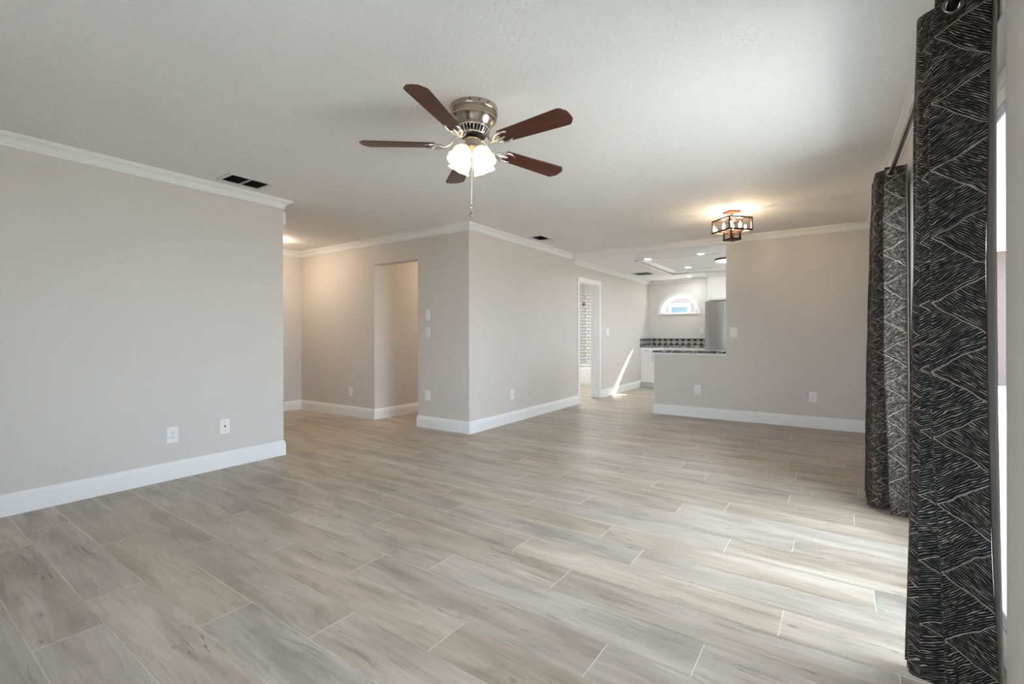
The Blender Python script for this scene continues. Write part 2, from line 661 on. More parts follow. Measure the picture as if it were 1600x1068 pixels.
BASE = [(0, 0), (0.016, 0), (0.016, 0.103), (0.0135, 0.106), (0.0135, 0.114), (0.0115, 0.117), (0.010, 0.130), (0.006, 0.138), (0.003, 0.141), (0, 0.141)]
CROWN = [(0, -0.080), (0.009, -0.080), (0.013, -0.076), (0.012, -0.069), (0.007, -0.066), (0.007, -0.062), (0.014, -0.060), (0.016, -0.056), (0.021, -0.045), (0.030, -0.034), (0.042, -0.025), (0.053, -0.020), (0.053, -0.015), (0.060, -0.015), (0.062, -0.010), (0.068, -0.008), (0.068, 0), (0, 0)]

# ------------------------------------------------------------------ room shell
struct(MB().box(XLB, XL, Y0, YL, 0, H).build('wall_left', 'wall'))
RW0, RW1, RZ0, RZ1 = -1.45, 0.20, 0.50, 2.06   # added window behind the camera, a source of fill daylight
w = MB()
w.box(XF - 0.12, RW0, Y0 - 0.12, Y0, 0, H).box(RW1, XRB, Y0 - 0.12, Y0, 0, H).box(RW0, RW1, Y0 - 0.12, Y0, 0, RZ0).box(RW0, RW1, Y0 - 0.12, Y0, RZ1, H)
struct(w.build('wall_rear', 'wall'))
struct(MB().box(XF - 0.12, XF, Y0, YFB, 0, H).build('wall_foyer', 'wall'))
w = MB()
w.box(XF, XO, YF, YFB, 0, H).box(XO, XJ, YF, YFB, 2.101, H).box(XJ, XM, YF, YFB, 0, H)
struct(w.build('wall_front', 'wall'))
w = MB()
w.box(XO - 0.12, XO, YFB, 6.72, 0, H)
struct(w.build('wall_hall_left', 'wall'))
struct(MB().box(XJ, XJ + 0.12, YFB, 6.72, 0, H).build('wall_hall_right', 'wall'))
struct(MB().box(XO, XJ, 6.60, 6.72, 0, H).build('wall_hall_end', 'wall'))
B0, B1, BH = 7.044, 7.854, 2.044   # bathroom doorway
w = MB()
w.box(XMB, XM, YFB, B0, 0, H).box(XMB, XM, B0, B1, BH, H).box(XMB, XM, B1, YK, 0, H)
struct(w.build('wall_middle', 'wall'))
struct(MB().box(XP, XR, YB, YBB, 0, H).build('wall_back', 'wall'))
struct(MB().box(XW, XP, YB, YBB, 0, 0.852).build('wall_half', 'wall'))
struct(MB().box(XM, XP, YB, YBB, HK + 0.013, H).build('wall_header', 'wall'))

# right wall with the sliding-door opening; rounded drywall corners
w = MB()


def bull(y_in, y_far, z0, z1, sgn):
    r = 0.022
    pts = []
    for k in range(7):
        a = R(90 * k / 6)
        pts.append((XR + r - r * math.sin(a), y_in + sgn * (r - r * math.cos(a))))
    poly = [(XRB, y_in)] + pts + [(XR, y_far), (XRB, y_far)]
    w.prism(poly, z0, z1)


KW0, KW1, KZ0, KZ1 = 7.70, 9.30, 1.00, 2.08   # added kitchen side window, out of view, brightens the kitchen
bull(D0, Y0, 0, H, -1)
bull(D1, KW0, 0, H, 1)
w.box(XR, XRB, D0, D1, DH, H).box(XR, XRB, KW0, KW1, 0, KZ0).box(XR, XRB, KW0, KW1, KZ1, H).box(XR, XRB, KW1, YKB, 0, H)
struct(w.build('wall_right', 'wall', smooth=35))


def arch_wall():
    cx, cz, r = -2.793, 1.610, 0.395
    x0, x1 = -5.2, XRB
    b = bmesh.new()
    N = 32

    def ring(y):
        arc = [(cx - r * math.cos(PI * k / N), cz + r * math.sin(PI * k / N)) for k in range(N + 1)]
        return y, arc
    for y in (YK, YKB):
        _, arc = ring(y)
        q = lambda pts: b.faces.new([b.verts.new((px, y, pz)) for px, pz in pts])
        q([(x0, 0), (arc[0][0], 0), (arc[0][0], cz), (arc[0][0], H), (x0, H)])
        q([(arc[-1][0], 0), (x1, 0), (x1, H), (arc[-1][0], H), (arc[-1][0], cz)])
        q([(arc[0][0], 0), (arc[-1][0], 0), (arc[-1][0], cz), (arc[0][0], cz)])
        for k in range(N):
            q([arc[k], arc[k + 1], (arc[k + 1][0], H), (arc[k][0], H)])
    _, arc = ring(0)
    loop = arc + []
    for k in range(len(loop)):
        a, c = loop[k], loop[(k + 1) % len(loop)]
        b.faces.new([b.verts.new((a[0], YK, a[1])), b.verts.new((c[0], YK, c[1])), b.verts.new((c[0], YKB, c[1])), b.verts.new((a[0], YKB, a[1]))])
    bmesh.ops.remove_doubles(b, verts=list(b.verts), dist=1e-5)
    bmesh.ops.recalc_face_normals(b, faces=list(b.faces))
    m = MB()
    m.add(b)
    return struct(m.build('wall_kitchen', 'kwall'))


arch_wall()
# ceilings
struct(MB().box(XF - 0.12, XRB, Y0 - 0.12, YKB, H, H + 0.12).build('ceiling', 'ceil'))
TX0, TX1, TY0, TY1 = -2.65, -0.55, 7.57, 9.70
w = MB()
w.box(XM, XR, YB, TY0, HK, HK + 0.012).box(XM, XR, TY1, YK, HK, HK + 0.012)
w.box(XM, TX0, TY0, TY1, HK, HK + 0.012).box(TX1, XR, TY0, TY1, HK, HK + 0.012)
w.box(TX0 - 0.02, TX1 + 0.02, TY0 - 0.02, TY1 + 0.02, HK + 0.068, HK + 0.078)
struct(w.build('ceiling_kitchen', 'kceil'))
TRAY = [(0, -0.055), (0.008, -0.055), (0.010, -0.046), (0.022, -0.030), (0.045, -0.014), (0.058, -0.010), (0.060, 0), (0, 0)]
sweep('trim_tray', [(TX0, TY0), (TX0, TY1), (TX1, TY1), (TX1, TY0), (TX0, TY0)], TRAY, 'trim', HK + 0.068)
sweep('trim_tray_lip', [(TX0 - 0.03, TY0 - 0.03), (TX0 - 0.03, TY1 + 0.03), (TX1 + 0.03, TY1 + 0.03), (TX1 + 0.03, TY0 - 0.03), (TX0 - 0.03, TY0 - 0.03)], [(0, -0.012), (0.030, -0.012), (0.030, 0.07), (0.026, 0.07), (0.026, 0), (0, 0)], 'trim', HK)

# crown mouldings and baseboards
sweep('trim_crown_left', [(XL, Y0), (XL, YL), (XLB, YL), (XLB, Y0)], CROWN, 'trim', H)
sweep('trim_crown_room', [(XF, Y0), (XF, YF), (XM, YF), (XM, YB), (XR, YB), (XR, Y0)], CROWN, 'trim', H)
sweep('trim_crown_kitchen', [(XM, YB + 0.03), (XM, YK), (XR, YK)], CROWN, 'trim', HK)
sweep('baseboard_left', [(XL, Y0), (XL, YL), (XLB, YL), (XLB, Y0)], BASE, 'trim', 0)
sweep('baseboard_foyer', [(XF, Y0), (XF, YF), (XO, YF), (XO, 6.60)], BASE, 'trim', 0)
sweep('baseboard_front', [(XJ, 6.60), (XJ, YF), (XM, YF), (XM, B0 - 0.057)], BASE, 'trim', 0)
sweep('baseboard_kitchen', [(XM, B1 + 0.057), (XM, 10.058)], BASE, 'trim', 0)
sweep('baseboard_back', [(XW, YBB), (XW, YB), (XR, YB), (XR, D1 + 0.03)], BASE, 'trim', 0)
sweep('baseboard_right', [(XR, D0 - 0.03), (XR, Y0)], BASE, 'trim', 0)

# bathroom doorway casing and jamb
w = MB()
for xa, xb in ((XM, XM + 0.018), (XMB - 0.018, XMB)):
    w.box(xa, xb, B0 - 0.057, B0 + 0.004, 0, BH + 0.06, 0.004)
    w.box(xa, xb, B1 - 0.004, B1 + 0.057, 0, BH + 0.06, 0.004)
    w.box(xa, xb, B0 + 0.004, B1 - 0.004, BH - 0.004, BH + 0.06, 0.004)
struct(w.build('trim_doorway', 'trim'))
w = MB()
w.box(XMB, XM, B0, B0 + 0.016, 0, BH).box(XMB, XM, B1 - 0.016, B1, 0.006, BH).box(XMB, XM, B0 + 0.016, B1 - 0.016, BH - 0.016, BH)
w.box(XMB + 0.05, XMB + 0.09, B1 - 0.028, B1 - 0.016, 0.006, BH - 0.016)
struct(w.build('trim_jamb', 'trim'))


# ------------------------------------------------------------------ floor: plank tiles laid with a slight turn
def make_floor():
    TH, A0, WD, LN, G = -0.01248, 0.3889, 0.20598, 1.238, 0.0017
    joints = {0: -2.41, 1: -2.671, 2: -2.074, 3: -1.652, 4: -1.229, 5: -1.948, 6: -1.652, 7: -1.078, 8: -0.195, 9: -0.859, 10: -1.117, 11: -0.505, 12: -0.210, 13: -0.872, 14: -0.618, 15: -1.169, 16: -0.292}
    rnd = random.Random(11)
    b = bmesh.new()
    lay = b.loops.layers.float_color.new('plank_tone')
    uvl = b.loops.layers.uv.new('UVMap')
    ca, sa = math.cos(TH), math.sin(TH)
    last = -0.9
    for k in range(-10, 52):
        if k in joints:
            j = joints[k]
        else:
            j = last + rnd.choice((0.33, 0.41, 0.52, 0.68, 0.80)) * LN
        last = j
        y0, y1 = A0 + WD * k + G, A0 + WD * (k + 1) - G
        n0 = math.floor((-7.2 - j) / LN)
        for i in range(n0, n0 + 8):
            x0, x1 = j + i * LN + G, j + (i + 1) * LN - G
            if x0 > 0.7 or x1 < -7.2:
                continue
            vs = []
            for x, y in ((x0, y0), (x1, y0), (x1, y1), (x0, y1)):
                vs.append(b.verts.new((ca * x - sa * y, sa * x + ca * y, 0)))
            f = b.faces.new(vs)
            c = (rnd.random(), rnd.random(), rnd.random(), 1)
            fl = rnd.random() < 0.5
            for lp, (u, v) in zip(f.loops, ((0, 0), (LN, 0), (LN, WD), (0, WD))):
                lp[lay] = c
                lp[uvl].uv = (LN - u, WD - v) if fl else (u, v)
    for co, no in (((XF - 0.05, 0, 0), (-1, 0, 0)), ((XR + 0.085, 0, 0), (1, 0, 0)), ((0, Y0 - 0.05, 0), (0, -1, 0)), ((0, YK + 0.02, 0), (0, 1, 0))):
        bmesh.ops.bisect_plane(b, geom=list(b.verts) + list(b.edges) + list(b.faces), plane_co=co, plane_no=no, clear_outer=True)
    me = bpy.data.meshes.new('floor')
    b.to_mesh(me)
    b.free()
    o = bpy.data.objects.new('floor', me)
    COL.objects.link(o)
    me.materials.append(M['plank'])
    struct(o)
    struct(MB().box(XF - 0.12, XR + 0.095, Y0 - 0.12, YKB, -0.12, -0.0012).build('floor_grout', 'grout'))


make_floor()

# ------------------------------------------------------------------ sliding glass door in the right wall
d = thing('door_1', 'white framed sliding glass door behind the curtains in the right wall', 'door')
d['kind'] = 'structure'
fx0, fx1 = 0.490, 0.552
w = MB()
w.box(fx0, fx1, D0, D0 + 0.04, 0, DH, 0.003).box(fx0, fx1, D1 - 0.04, D1, 0, DH, 0.003)
w.box(fx0, fx1, D0 + 0.04, D1 - 0.04, DH - 0.05, DH, 0.003).box(fx0, fx1, D0 + 0.04, D1 - 0.04, 0, 0.035, 0.003)
w.build('door_frame', 'frame', d)
ym = (D0 + D1) / 2
for i, (ya, yb, xa) in enumerate(((D0 + 0.042, ym + 0.03, 0.494), (ym - 0.03, D1 - 0.042, 0.524))):
    w = MB()
    xb = xa + 0.026
    w.box(xa, xb, ya, ya + 0.06, 0.037, DH - 0.052, 0.003).box(xa, xb, yb - 0.06, yb, 0.037, DH - 0.052, 0.003)
    w.box(xa, xb, ya + 0.06, yb - 0.06, DH - 0.112, DH - 0.052, 0.003).box(xa, xb, ya + 0.06, yb - 0.06, 0.037, 0.12, 0.003)
    p = w.build('sliding_panel', 'frame', d)
    MB().box(xa + 0.010, xa + 0.014, ya + 0.064, yb - 0.064, 0.124, DH - 0.116).build('glass_pane', 'glass', p)
    w = MB()
    w.box(xa - 0.001, xb + 0.001, ya + 0.06, ya + 0.064, 0.12, DH - 0.112).box(xa - 0.001, xb + 0.001, yb - 0.064, yb - 0.06, 0.12, DH - 0.112)
    w.box(xa - 0.001, xb + 0.001, ya + 0.064, yb - 0.064, DH - 0.116, DH - 0.112).box(xa - 0.001, xb + 0.001, ya + 0.064, yb - 0.064, 0.12, 0.124)
    w.build('gasket', 'gasket', p)

w2 = thing('added_rear_window', 'added white framed window in the unseen rear wall, for fill daylight', 'window')  # made-up opening that feeds daylight into the room from behind
w2['kind'] = 'structure'
w = MB()
for xa, xb in ((RW0, RW0 + 0.05), (RW1 - 0.05, RW1), ((RW0 + RW1) / 2 - 0.03, (RW0 + RW1) / 2 + 0.03)):
    w.box(xa, xb, Y0 - 0.10, Y0 - 0.04, RZ0, RZ1)
w.box(RW0 + 0.05, RW1 - 0.05, Y0 - 0.10, Y0 - 0.04, RZ0, RZ0 + 0.05).box(RW0 + 0.05, RW1 - 0.05, Y0 - 0.10, Y0 - 0.04, RZ1 - 0.05, RZ1)
w.build('window_frame', 'frame', w2)
MB().box(RW0 + 0.05, RW1 - 0.05, Y0 - 0.072, Y0 - 0.068, RZ0 + 0.05, RZ1 - 0.05).build('window_glass', 'glass', w2)

w3 = thing('added_kitchen_window', 'added white framed window in the hidden kitchen right wall, for fill daylight', 'window')  # made-up opening, only there to light kitchen walls and ceiling
w3['kind'] = 'structure'
w = MB()
for ya, yb in ((KW0, KW0 + 0.05), (KW1 - 0.05, KW1), ((KW0 + KW1) / 2 - 0.03, (KW0 + KW1) / 2 + 0.03)):
    w.box(XR + 0.06, XR + 0.12, ya, yb, KZ0, KZ1)
w.box(XR + 0.06, XR + 0.12, KW0 + 0.05, KW1 - 0.05, KZ0, KZ0 + 0.05).box(XR + 0.06, XR + 0.12, KW0 + 0.05, KW1 - 0.05, KZ1 - 0.05, KZ1)
w.build('window_frame', 'frame', w3)
MB().box(XR + 0.088, XR + 0.092, KW0 + 0.05, KW1 - 0.05, KZ0 + 0.05, KZ1 - 0.05).build('window_glass', 'glass', w3)

# ------------------------------------------------------------------ arched kitchen window
wd = thing('window_1', 'small half-round window with white casing high in the kitchen wall', 'window')
wd['kind'] = 'structure'


def half_ring(r0, r1, y0, y1, cx=-2.793, cz=1.610, n=32):
    poly = [(cx + r1 * math.cos(PI * k / n), cz + r1 * math.sin(PI * k / n)) for k in range(n + 1)]
    poly += [(cx + r0 * math.cos(PI * k / n), cz + r0 * math.sin(PI * k / n)) for k in range(n, -1, -1)]
    b = bmesh.new()
    A = [b.verts.new((x, y0, z)) for x, z in poly]
    B = [b.verts.new((x, y1, z)) for x, z in poly]
    m = len(poly)
    for k in range(m):
        b.faces.new((A[k], A[(k + 1) % m], B[(k + 1) % m], B[k]))
    for S in (A, B):
        for k in range(n):
            b.faces.new((S[k], S[k + 1], S[m - 2 - k], S[m - 1 - k]))
    bmesh.ops.recalc_face_normals(b, faces=list(b.faces))
    return b


w = MB()
w.add(half_ring(0.388, 0.461, YK - 0.020, YK))
w.box(-2.793 - 0.465, -2.793 + 0.465, YK - 0.026, YK, 1.583, 1.612, 0.004)
w.build('window_casing', 'trim', wd)
w = MB()
w.add(half_ring(0.352, 0.392, YK + 0.13, YK + 0.18))
w.box(-2.793 - 0.39, -2.793 + 0.39, YK + 0.13, YK + 0.18, 1.612, 1.630)
w.build('window_frame', 'trim', wd)
w = MB()
n = 32
w.prism([(-2.793 + 0.354 * math.cos(PI * k / n), 1.630 + 0.330 * math.sin(PI * k / n)) for k in range(n + 1)], 0, 0.004, Matrix(((1, 0, 0, 0), (0, 0, 1, YK + 0.15), (0, 1, 0, 0), (0, 0, 0, 1))))
w.build('window_glass', 'glass', wd)

# ------------------------------------------------------------------ outside
struct(MB().box(XRB, 9.0, -8, 16, -0.30, -0.06).box(-9.0, XRB, -8, Y0 - 0.12, -0.30, -0.06).build('ground_patio', 'patio'))
struct(MB().box(-45, 60, -45, 60, -0.62, -0.31).build('ground_lawn', 'lawn'))
w = MB()
w.box(XRB, 3.20, -4.0, 10.9, 2.50, 2.56).box(-7.0, XRB, -2.3, Y0 - 0.12, 2.50, 2.56)  # unseen overhangs added to stop direct sun and limit sky light indoors
struct(w.build('roof_sun_blocker', 'soffit'))
nh = thing('neighbor_house', 'pale pink house wall with a white window seen through the half-round window', 'house', (-4.0, 15.2, -0.3))
MB().box(-6, 8, 0, 0.3, 0, 3.4).build('house_wall', 'stucco', nh)
w = MB()
wx0, wx1, wz0, wz1 = -0.20, 0.29, 1.3, 2.30
w.box(wx0 - 0.10, wx1 + 0.10, -0.05, 0.0, wz1, wz1 + 0.12).box(wx0 - 0.10, wx0, -0.05, 0.0, wz0, wz1).box(wx1, wx1 + 0.10, -0.05, 0.0, wz0, wz1).box(wx0 - 0.1, wx1 + 0.1, -0.05, 0.0, wz0 - 0.1, wz0)
hw = w.build('window_frame', 'nframe', nh)
MB().box(wx0, wx1, -0.02, 0.0, wz0, wz1).build('window_pane', 'nglass', hw)
w = MB()
w.prism([(-6.5, -0.6), (8.5, -0.6), (8.5, 2.0), (-6.5, 2.0)], 3.4, 3.55)
w.build('roof', 'roof', nh)

# ------------------------------------------------------------------ ceiling fan
FX, FY = -1.686, 2.089
fan = thing('ceiling_fan', 'five-blade brushed nickel ceiling fan with dark wood blades and lit glass shades', 'ceiling fan', (FX, FY, H), (-0.046, 0.014, 0))
w = MB()
w.lathe([(0, 0.005), (0.135, 0.005), (0.138, -0.004), (0.138, -0.030), (0.135, -0.034), (0.131, -0.036), (0.131, -0.042), (0.134, -0.046), (0.134, -0.052), (0.129, -0.055), (0.129, -0.060), (0.131, -0.064), (0.130, -0.069), (0.124, -0.073), (0.116, -0.085), (0.106, -0.105), (0.098, -0.118), (0.092, -0.122), (0, -0.122)], 56)
w.build('motor_housing', 'nickel', fan, 40)
for k in range(3):
    a = R(-60 + 22 * k)
    w = MB()
    w.lathe([(0, 0.004), (0.004, 0.003), (0.004, 0), (0, 0)], 8, Matrix.Translation((0.138 * math.cos(a), 0.138 * math.sin(a), -0.015)) @ Matrix.Rotation(a, 4, 'Z') @ Matrix.Rotation(R(90), 4, 'Y'))
    w.build('screw', 'dark', fan)
w = MB()
w.lathe([(0.080, -0.122), (0.080, -0.150), (0.066, -0.160), (0, -0.160)], 40)
w.build('motor_core', 'dark', fan, 40)
w = MB()
for k in range(30):
    a = 2 * PI * k / 30
    w.tube([(0.090 * math.cos(a), 0.090 * math.sin(a), -0.120), (0.096 * math.cos(a), 0.096 * math.sin(a), -0.128), (0.094 * math.cos(a), 0.094 * math.sin(a), -0.140), (0.078 * math.cos(a), 0.078 * math.sin(a), -0.158)], 0.0042, 6)
w.torus(0.092, 0.004, Matrix.Translation((0, 0, -0.123)), 40)
w.torus(0.077, 0.005, Matrix.Translation((0, 0, -0.159)), 40)
w.build('vent_ring', 'chrome', fan, 50)

ROT = 212.54


def rounded_blade():
    r0, r1 = 0.205, 0.648
    pts = []
    hw0, hw1 = 0.050, 0.066
    # outline: root -> lower edge -> rounded tip -> upper edge
    N = 8
    pts.append((r0, -hw0 + 0.014))
    pts.append((r0 + 0.012, -hw0))
    rc = 0.030
    for k in range(N + 1):
        a = R(-90 + 62 * k / N)
        pts.append((r1 - 0.018 - rc + rc * math.cos(a), -hw1 + rc + rc * math.sin(a)))
    for k in range(1, 6):
        y = -hw1 + 0.018 + (2 * hw1 - 0.036) * k / 6
        pts.append((r1 - 0.0035 - 0.012 * (abs(y) / hw1) ** 2 * 1.0, y))
    for k in range(N + 1):
        a = R(28 + 62 * k / N)
        pts.append((r1 - 0.018 - rc + rc * math.cos(a), hw1 - rc + rc * math.sin(a)))
    pts.append((r0 + 0.012, hw0))
    pts.append((r0, hw0 - 0.014))
    return pts


def make_blade(parent, ang):
    w = MB()
    w.prism(rounded_blade(), -0.003, 0.003, None, 0.0012)
    uvl = w.bm.loops.layers.uv.new('UVMap')
    for f in w.bm.faces:
        for lp in f.loops:
            lp[uvl].uv = (lp.vert.co.x + ang * 0.01, lp.vert.co.y)
    o = w.build('fan_blade', 'blade', parent)
    o.matrix_local = Matrix.Translation((0, 0, -0.216)) @ Matrix.Rotation(R(ang), 4, 'Z') @ Matrix.Rotation(R(-10.2), 4, 'X')
    w = MB()
    # curved arm from the motor to the fork under the blade
    arm = [(0.062, 0, 0.055), (0.085, 0, 0.048), (0.108, 0.004, 0.030), (0.124, 0.006, 0.006), (0.145, 0.004, -0.010), (0.170, 0, -0.011)]
    w.tube(arm, [0.008, 0.0075, 0.007, 0.007, 0.007, 0.0075], 8)
    for s in (-1, 1):
        w.tube([(0.160, 0, -0.010), (0.176, s * 0.020, -0.009), (0.200, s * 0.036, -0.0075), (0.228, s * 0.042, -0.0065), (0.258, s * 0.038, -0.006), (0.270, s * 0.030, -0.006)], [0.007, 0.0075, 0.007, 0.0065, 0.006, 0.004], 8)
        w.tube([(0.176, s * 0.020, -0.009), (0.196, s * 0.014, -0.008), (0.212, s * 0.020, -0.007), (0.206, s * 0.032, -0.007)], 0.004, 6)
        w.lathe([(0, -0.004), (0.006, -0.003), (0.007, 0.0), (0, 0)], 10, Matrix.Translation((0.232, s * 0.041, -0.010)))
    w.tube([(0.165, 0, -0.010), (0.190, 0, -0.008), (0.225, 0, -0.0065), (0.240, 0, -0.006)], [0.007, 0.008, 0.007, 0.004], 8)
    w.lathe([(0, -0.004), (0.006, -0.003), (0.007, 0.0), (0, 0)], 10, Matrix.Translation((0.222, 0, -0.010)))
    w.build('blade_iron', 'chrome', o, 60)
    return o


for k in range(5):
    make_blade(fan, ROT + 72 * k)
w = MB()
w.lathe([(0, -0.160), (0.030, -0.160), (0.034, -0.176), (0.046, -0.178), (0.048, -0.184), (0.044, -0.188), (0.043, -0.222), (0.046, -0.226), (0.046, -0.233), (0.040, -0.238), (0.030, -0.244), (0.024, -0.258), (0.020, -0.268), (0.012, -0.276), (0, -0.280)], 36)
w.build('light_fitter', 'nickel', fan, 40)
VA = -51.0
for q in (45, 135, 225, 315):
    a = R(VA + q)
    tilt = R(32)
    w = MB()
    w.tube([(0.022 * math.cos(a), 0.022 * math.sin(a), -0.238), (0.040 * math.cos(a), 0.040 * math.sin(a), -0.236), (0.052 * math.cos(a), 0.052 * math.sin(a), -0.246)], 0.007, 8)
    mt = Matrix.Translation((0.046 * math.cos(a), 0.046 * math.sin(a), -0.238)) @ Matrix.Rotation(a, 4, 'Z') @ Matrix.Rotation(-tilt, 4, 'Y')
    w.lathe([(0, 0.004), (0.016, 0.003), (0.021, -0.004), (0.022, -0.022), (0, -0.022)], 20, mt)
    arm = w.build('lamp_holder', 'chrome', fan, 50)
    w = MB()
    prof = [(0.024, -0.008), (0.030, -0.016), (0.043, -0.030), (0.052, -0.046), (0.0555, -0.062), (0.055, -0.078), (0.055, -0.092), (0.058, -0.106), (0.064, -0.119)]
    w.lathe(prof, 48, mt, 6, 0.07)
    sh = w.build('lamp_shade', 'shade', fan, 60)
    md = sh.modifiers.new('thickness', 'SOLIDIFY')
    md.thickness = 0.003
    w = MB()
    w.lathe([(0, -0.030), (0.010, -0.032), (0.013, -0.044), (0.022, -0.058), (0.026, -0.072), (0.022, -0.086), (0.012, -0.094), (0, -0.097)], 20, mt)
    w.build('light_bulb', 'fanbulb', sh, 60)
w = MB()
w.tube([(0.004, 0.002, -0.275), (0.0045, 0.002, -0.45), (0.0055, 0.003, -0.552)], 0.0021, 6)
pc = w.build('pull_chain', 'white', fan)
w = MB()
z0 = -0.552
w.lathe([(0, z0), (0.003, z0 - 0.004), (0.006, z0 - 0.016), (0.004, z0 - 0.020), (0.003, z0 - 0.026), (0.006, z0 - 0.032), (0, z0 - 0.034)], 12, Matrix.Translation((0.0055, 0.003, 0)))
w.lathe([(0, z0 - 0.036), (0.002, z0 - 0.040), (0.008, z0 - 0.056), (0.010, z0 - 0.064), (0.007, z0 - 0.071), (0, z0 - 0.074)], 14, Matrix.Translation((0.0055, 0.003, 0)))
w.build('chain_knob', 'nickel', pc, 50)

# ------------------------------------------------------------------ semi-flush lantern light
sf = thing('semi_flush_light', 'square bronze semi-flush lantern light with clear glass and lit candle bulbs', 'ceiling light', (-0.863, 5.376, H), (0, 0, R(-42.3)))
MB().box(-0.063, 0.063, -0.063, 0.063, -0.022, 0, 0.006).build('canopy', 'copper', sf)
MB().tube([(0, 0, -0.02), (0, 0, -0.10)], 0.009, 12).build('stem', 'copper', sf)
a, zt, zb, b2, zc = 0.132, -0.090, -0.213, 0.054, -0.300
w = MB()
t_ = 0.007
for z in (zt, zb):
    for s in (-1, 1):
        w.box(-a - t_, a + t_, s * a - t_, s * a + t_, z - t_, z + t_).box(s * a - t_, s * a + t_, -a + t_, a - t_, z - t_, z + t_)
for sx in (-1, 1):
    for sy in (-1, 1):
        w.box(sx * a - t_, sx * a + t_, sy * a - t_, sy * a + t_, zb + t_, zt - t_)
w.box(-a, a, -0.006, 0.006, zt - 0.004, zt + 0.004).box(-0.006, 0.006, -a, a, zt - 0.004, zt + 0.004)
w.build('upper_frame', 'bronze', sf)
w = MB()
for sx in (-1, 1):
    for sy in (-1, 1):
        w.box(sx * b2 - t_, sx * b2 + t_, sy * b2 - t_, sy * b2 + t_, zc, zb)
w.box(-b2 - 0.010, b2 + 0.010, -b2 - 0.010, b2 + 0.010, zc - 0.008, zc + 0.010, 0.002)
w.lathe([(0, zc - 0.018), (0.010, zc - 0.014), (0.012, zc - 0.008), (0, zc - 0.008)], 16)
w.build('lower_cage', 'bronze', sf)
for q in range(4):
    m = Matrix.Rotation(R(90 * q), 4, 'Z')
    w = MB()
    bb = bmesh.new()
    bmesh.ops.create_cube(bb, size=1)
    bmesh.ops.scale(bb, vec=(2 * a - 2 * t_, 0.003, zt - zb - 2 * t_), verts=list(bb.verts))
    bmesh.ops.translate(bb, vec=(0, a, (zt + zb) / 2), verts=list(bb.verts))
    w.add(bb, m)
    w.build('glass_panel', 'lampglass', sf)
    w = MB()
    bb = bmesh.new()
    bmesh.ops.create_cube(bb, size=1)
    bmesh.ops.scale(bb, vec=(2 * b2 - 2 * t_, 0.003, zb - zc - 0.014), verts=list(bb.verts))
    bmesh.ops.translate(bb, vec=(0, b2, (zb + zc) / 2 + 0.002), verts=list(bb.verts))
    w.add(bb, m)
    w.build('lower_glass_panel', 'lampglass', sf)
w = MB()
for z in (zb,):
    w.box(-0.085, 0.085, -0.005, 0.005, z - 0.004, z + 0.004).box(-0.005, 0.005, -0.085, 0.085, z - 0.004, z + 0.004)
w.tube([(0, 0, -0.09), (0, 0, zb)], 0.006, 10)
w.build('lamp_arms', 'bronze', sf)
for q in range(4):
    an = R(45 + 90 * q)
    x, y = 0.078 * math.cos(an), 0.078 * math.sin(an)
    w = MB()
    w.lathe([(0, zb - 0.004), (0.012, zb - 0.004), (0.012, zb + 0.034), (0.009, zb + 0.036), (0, zb + 0.036)], 14, Matrix.Translation((x, y, 0)))
    w.tube([(0, 0, zb), (x * 0.5, y * 0.5, zb - 0.002), (x, y, zb)], 0.004, 6)
    cs = w.build('candle_socket', 'copper', sf, 50)
    w = MB()
    z = zb + 0.036
    w.lathe([(0, z), (0.007, z), (0.013, z + 0.014), (0.0145, z + 0.024), (0.011, z + 0.040), (0.005, z + 0.056), (0, z + 0.064)], 16, Matrix.Translation((x, y, 0)))
    w.build('candle_bulb', 'bulb', cs, 60)


# ------------------------------------------------------------------ vents
def vent(name, label, cx, cy, z, sx, sy, fw, along_y, nslat, split, group='ceiling air vents'):
    v = thing(name, label, 'air vent', (cx, cy, z), (0, 0, R(90) if along_y else 0), group)
    w = MB()
    hx, hy = sx / 2, sy / 2
    w.box(-hx, hx, -hy, -hy + fw, -0.008, 0, 0.002).box(-hx, hx, hy - fw, hy, -0.008, 0, 0.002)
    w.box(-hx, -hx + fw, -hy + fw, hy - fw, -0.008, 0, 0.002).box(hx - fw, hx, -hy + fw, hy - fw, -0.008, 0, 0.002)
    if split:
        w.box(-0.008, 0.008, -hy + fw, hy - fw, -0.008, 0)
    w.build('vent_frame', 'ventframe', v)
    MB().box(-hx + fw, hx - fw, -hy + fw, hy - fw, -0.0015, -0.0005).build('vent_opening', 'duct', v)
    for i in range(nslat):
        y = -hy + fw + (sy - 2 * fw) * (i + 0.5) / nslat
        w = MB()
        bb = bmesh.new()
        bmesh.ops.create_cube(bb, size=1)
        bmesh.ops.scale(bb, vec=(sx - 2 * fw, 0.010, 0.0012), verts=list(bb.verts))
        w.add(bb, Matrix.Translation((0, y, -0.0055)) @ Matrix.Rotation(R(28), 4, 'X'))
        w.build('louver', 'louver', v)
    return v


vent('air_vent', 'white framed dark air vent in the ceiling beside the left wall crown', -4.06, 1.985, H, 0.352, 0.258, 0.030, True, 9, True)
vent('air_vent', 'dark louvred air vent in the ceiling above the middle wall', -3.202, 5.372, H, 0.300, 0.225, 0.034, True, 7, False)
vent('air_vent', 'dark air vent in the white kitchen ceiling beside the tray recess', -3.10, 9.195, HK, 0.37, 0.335, 0.014, True, 8, True)

# ------------------------------------------------------------------ curtains and rod
ROD_X, ROD_Z = 0.310, 2.157


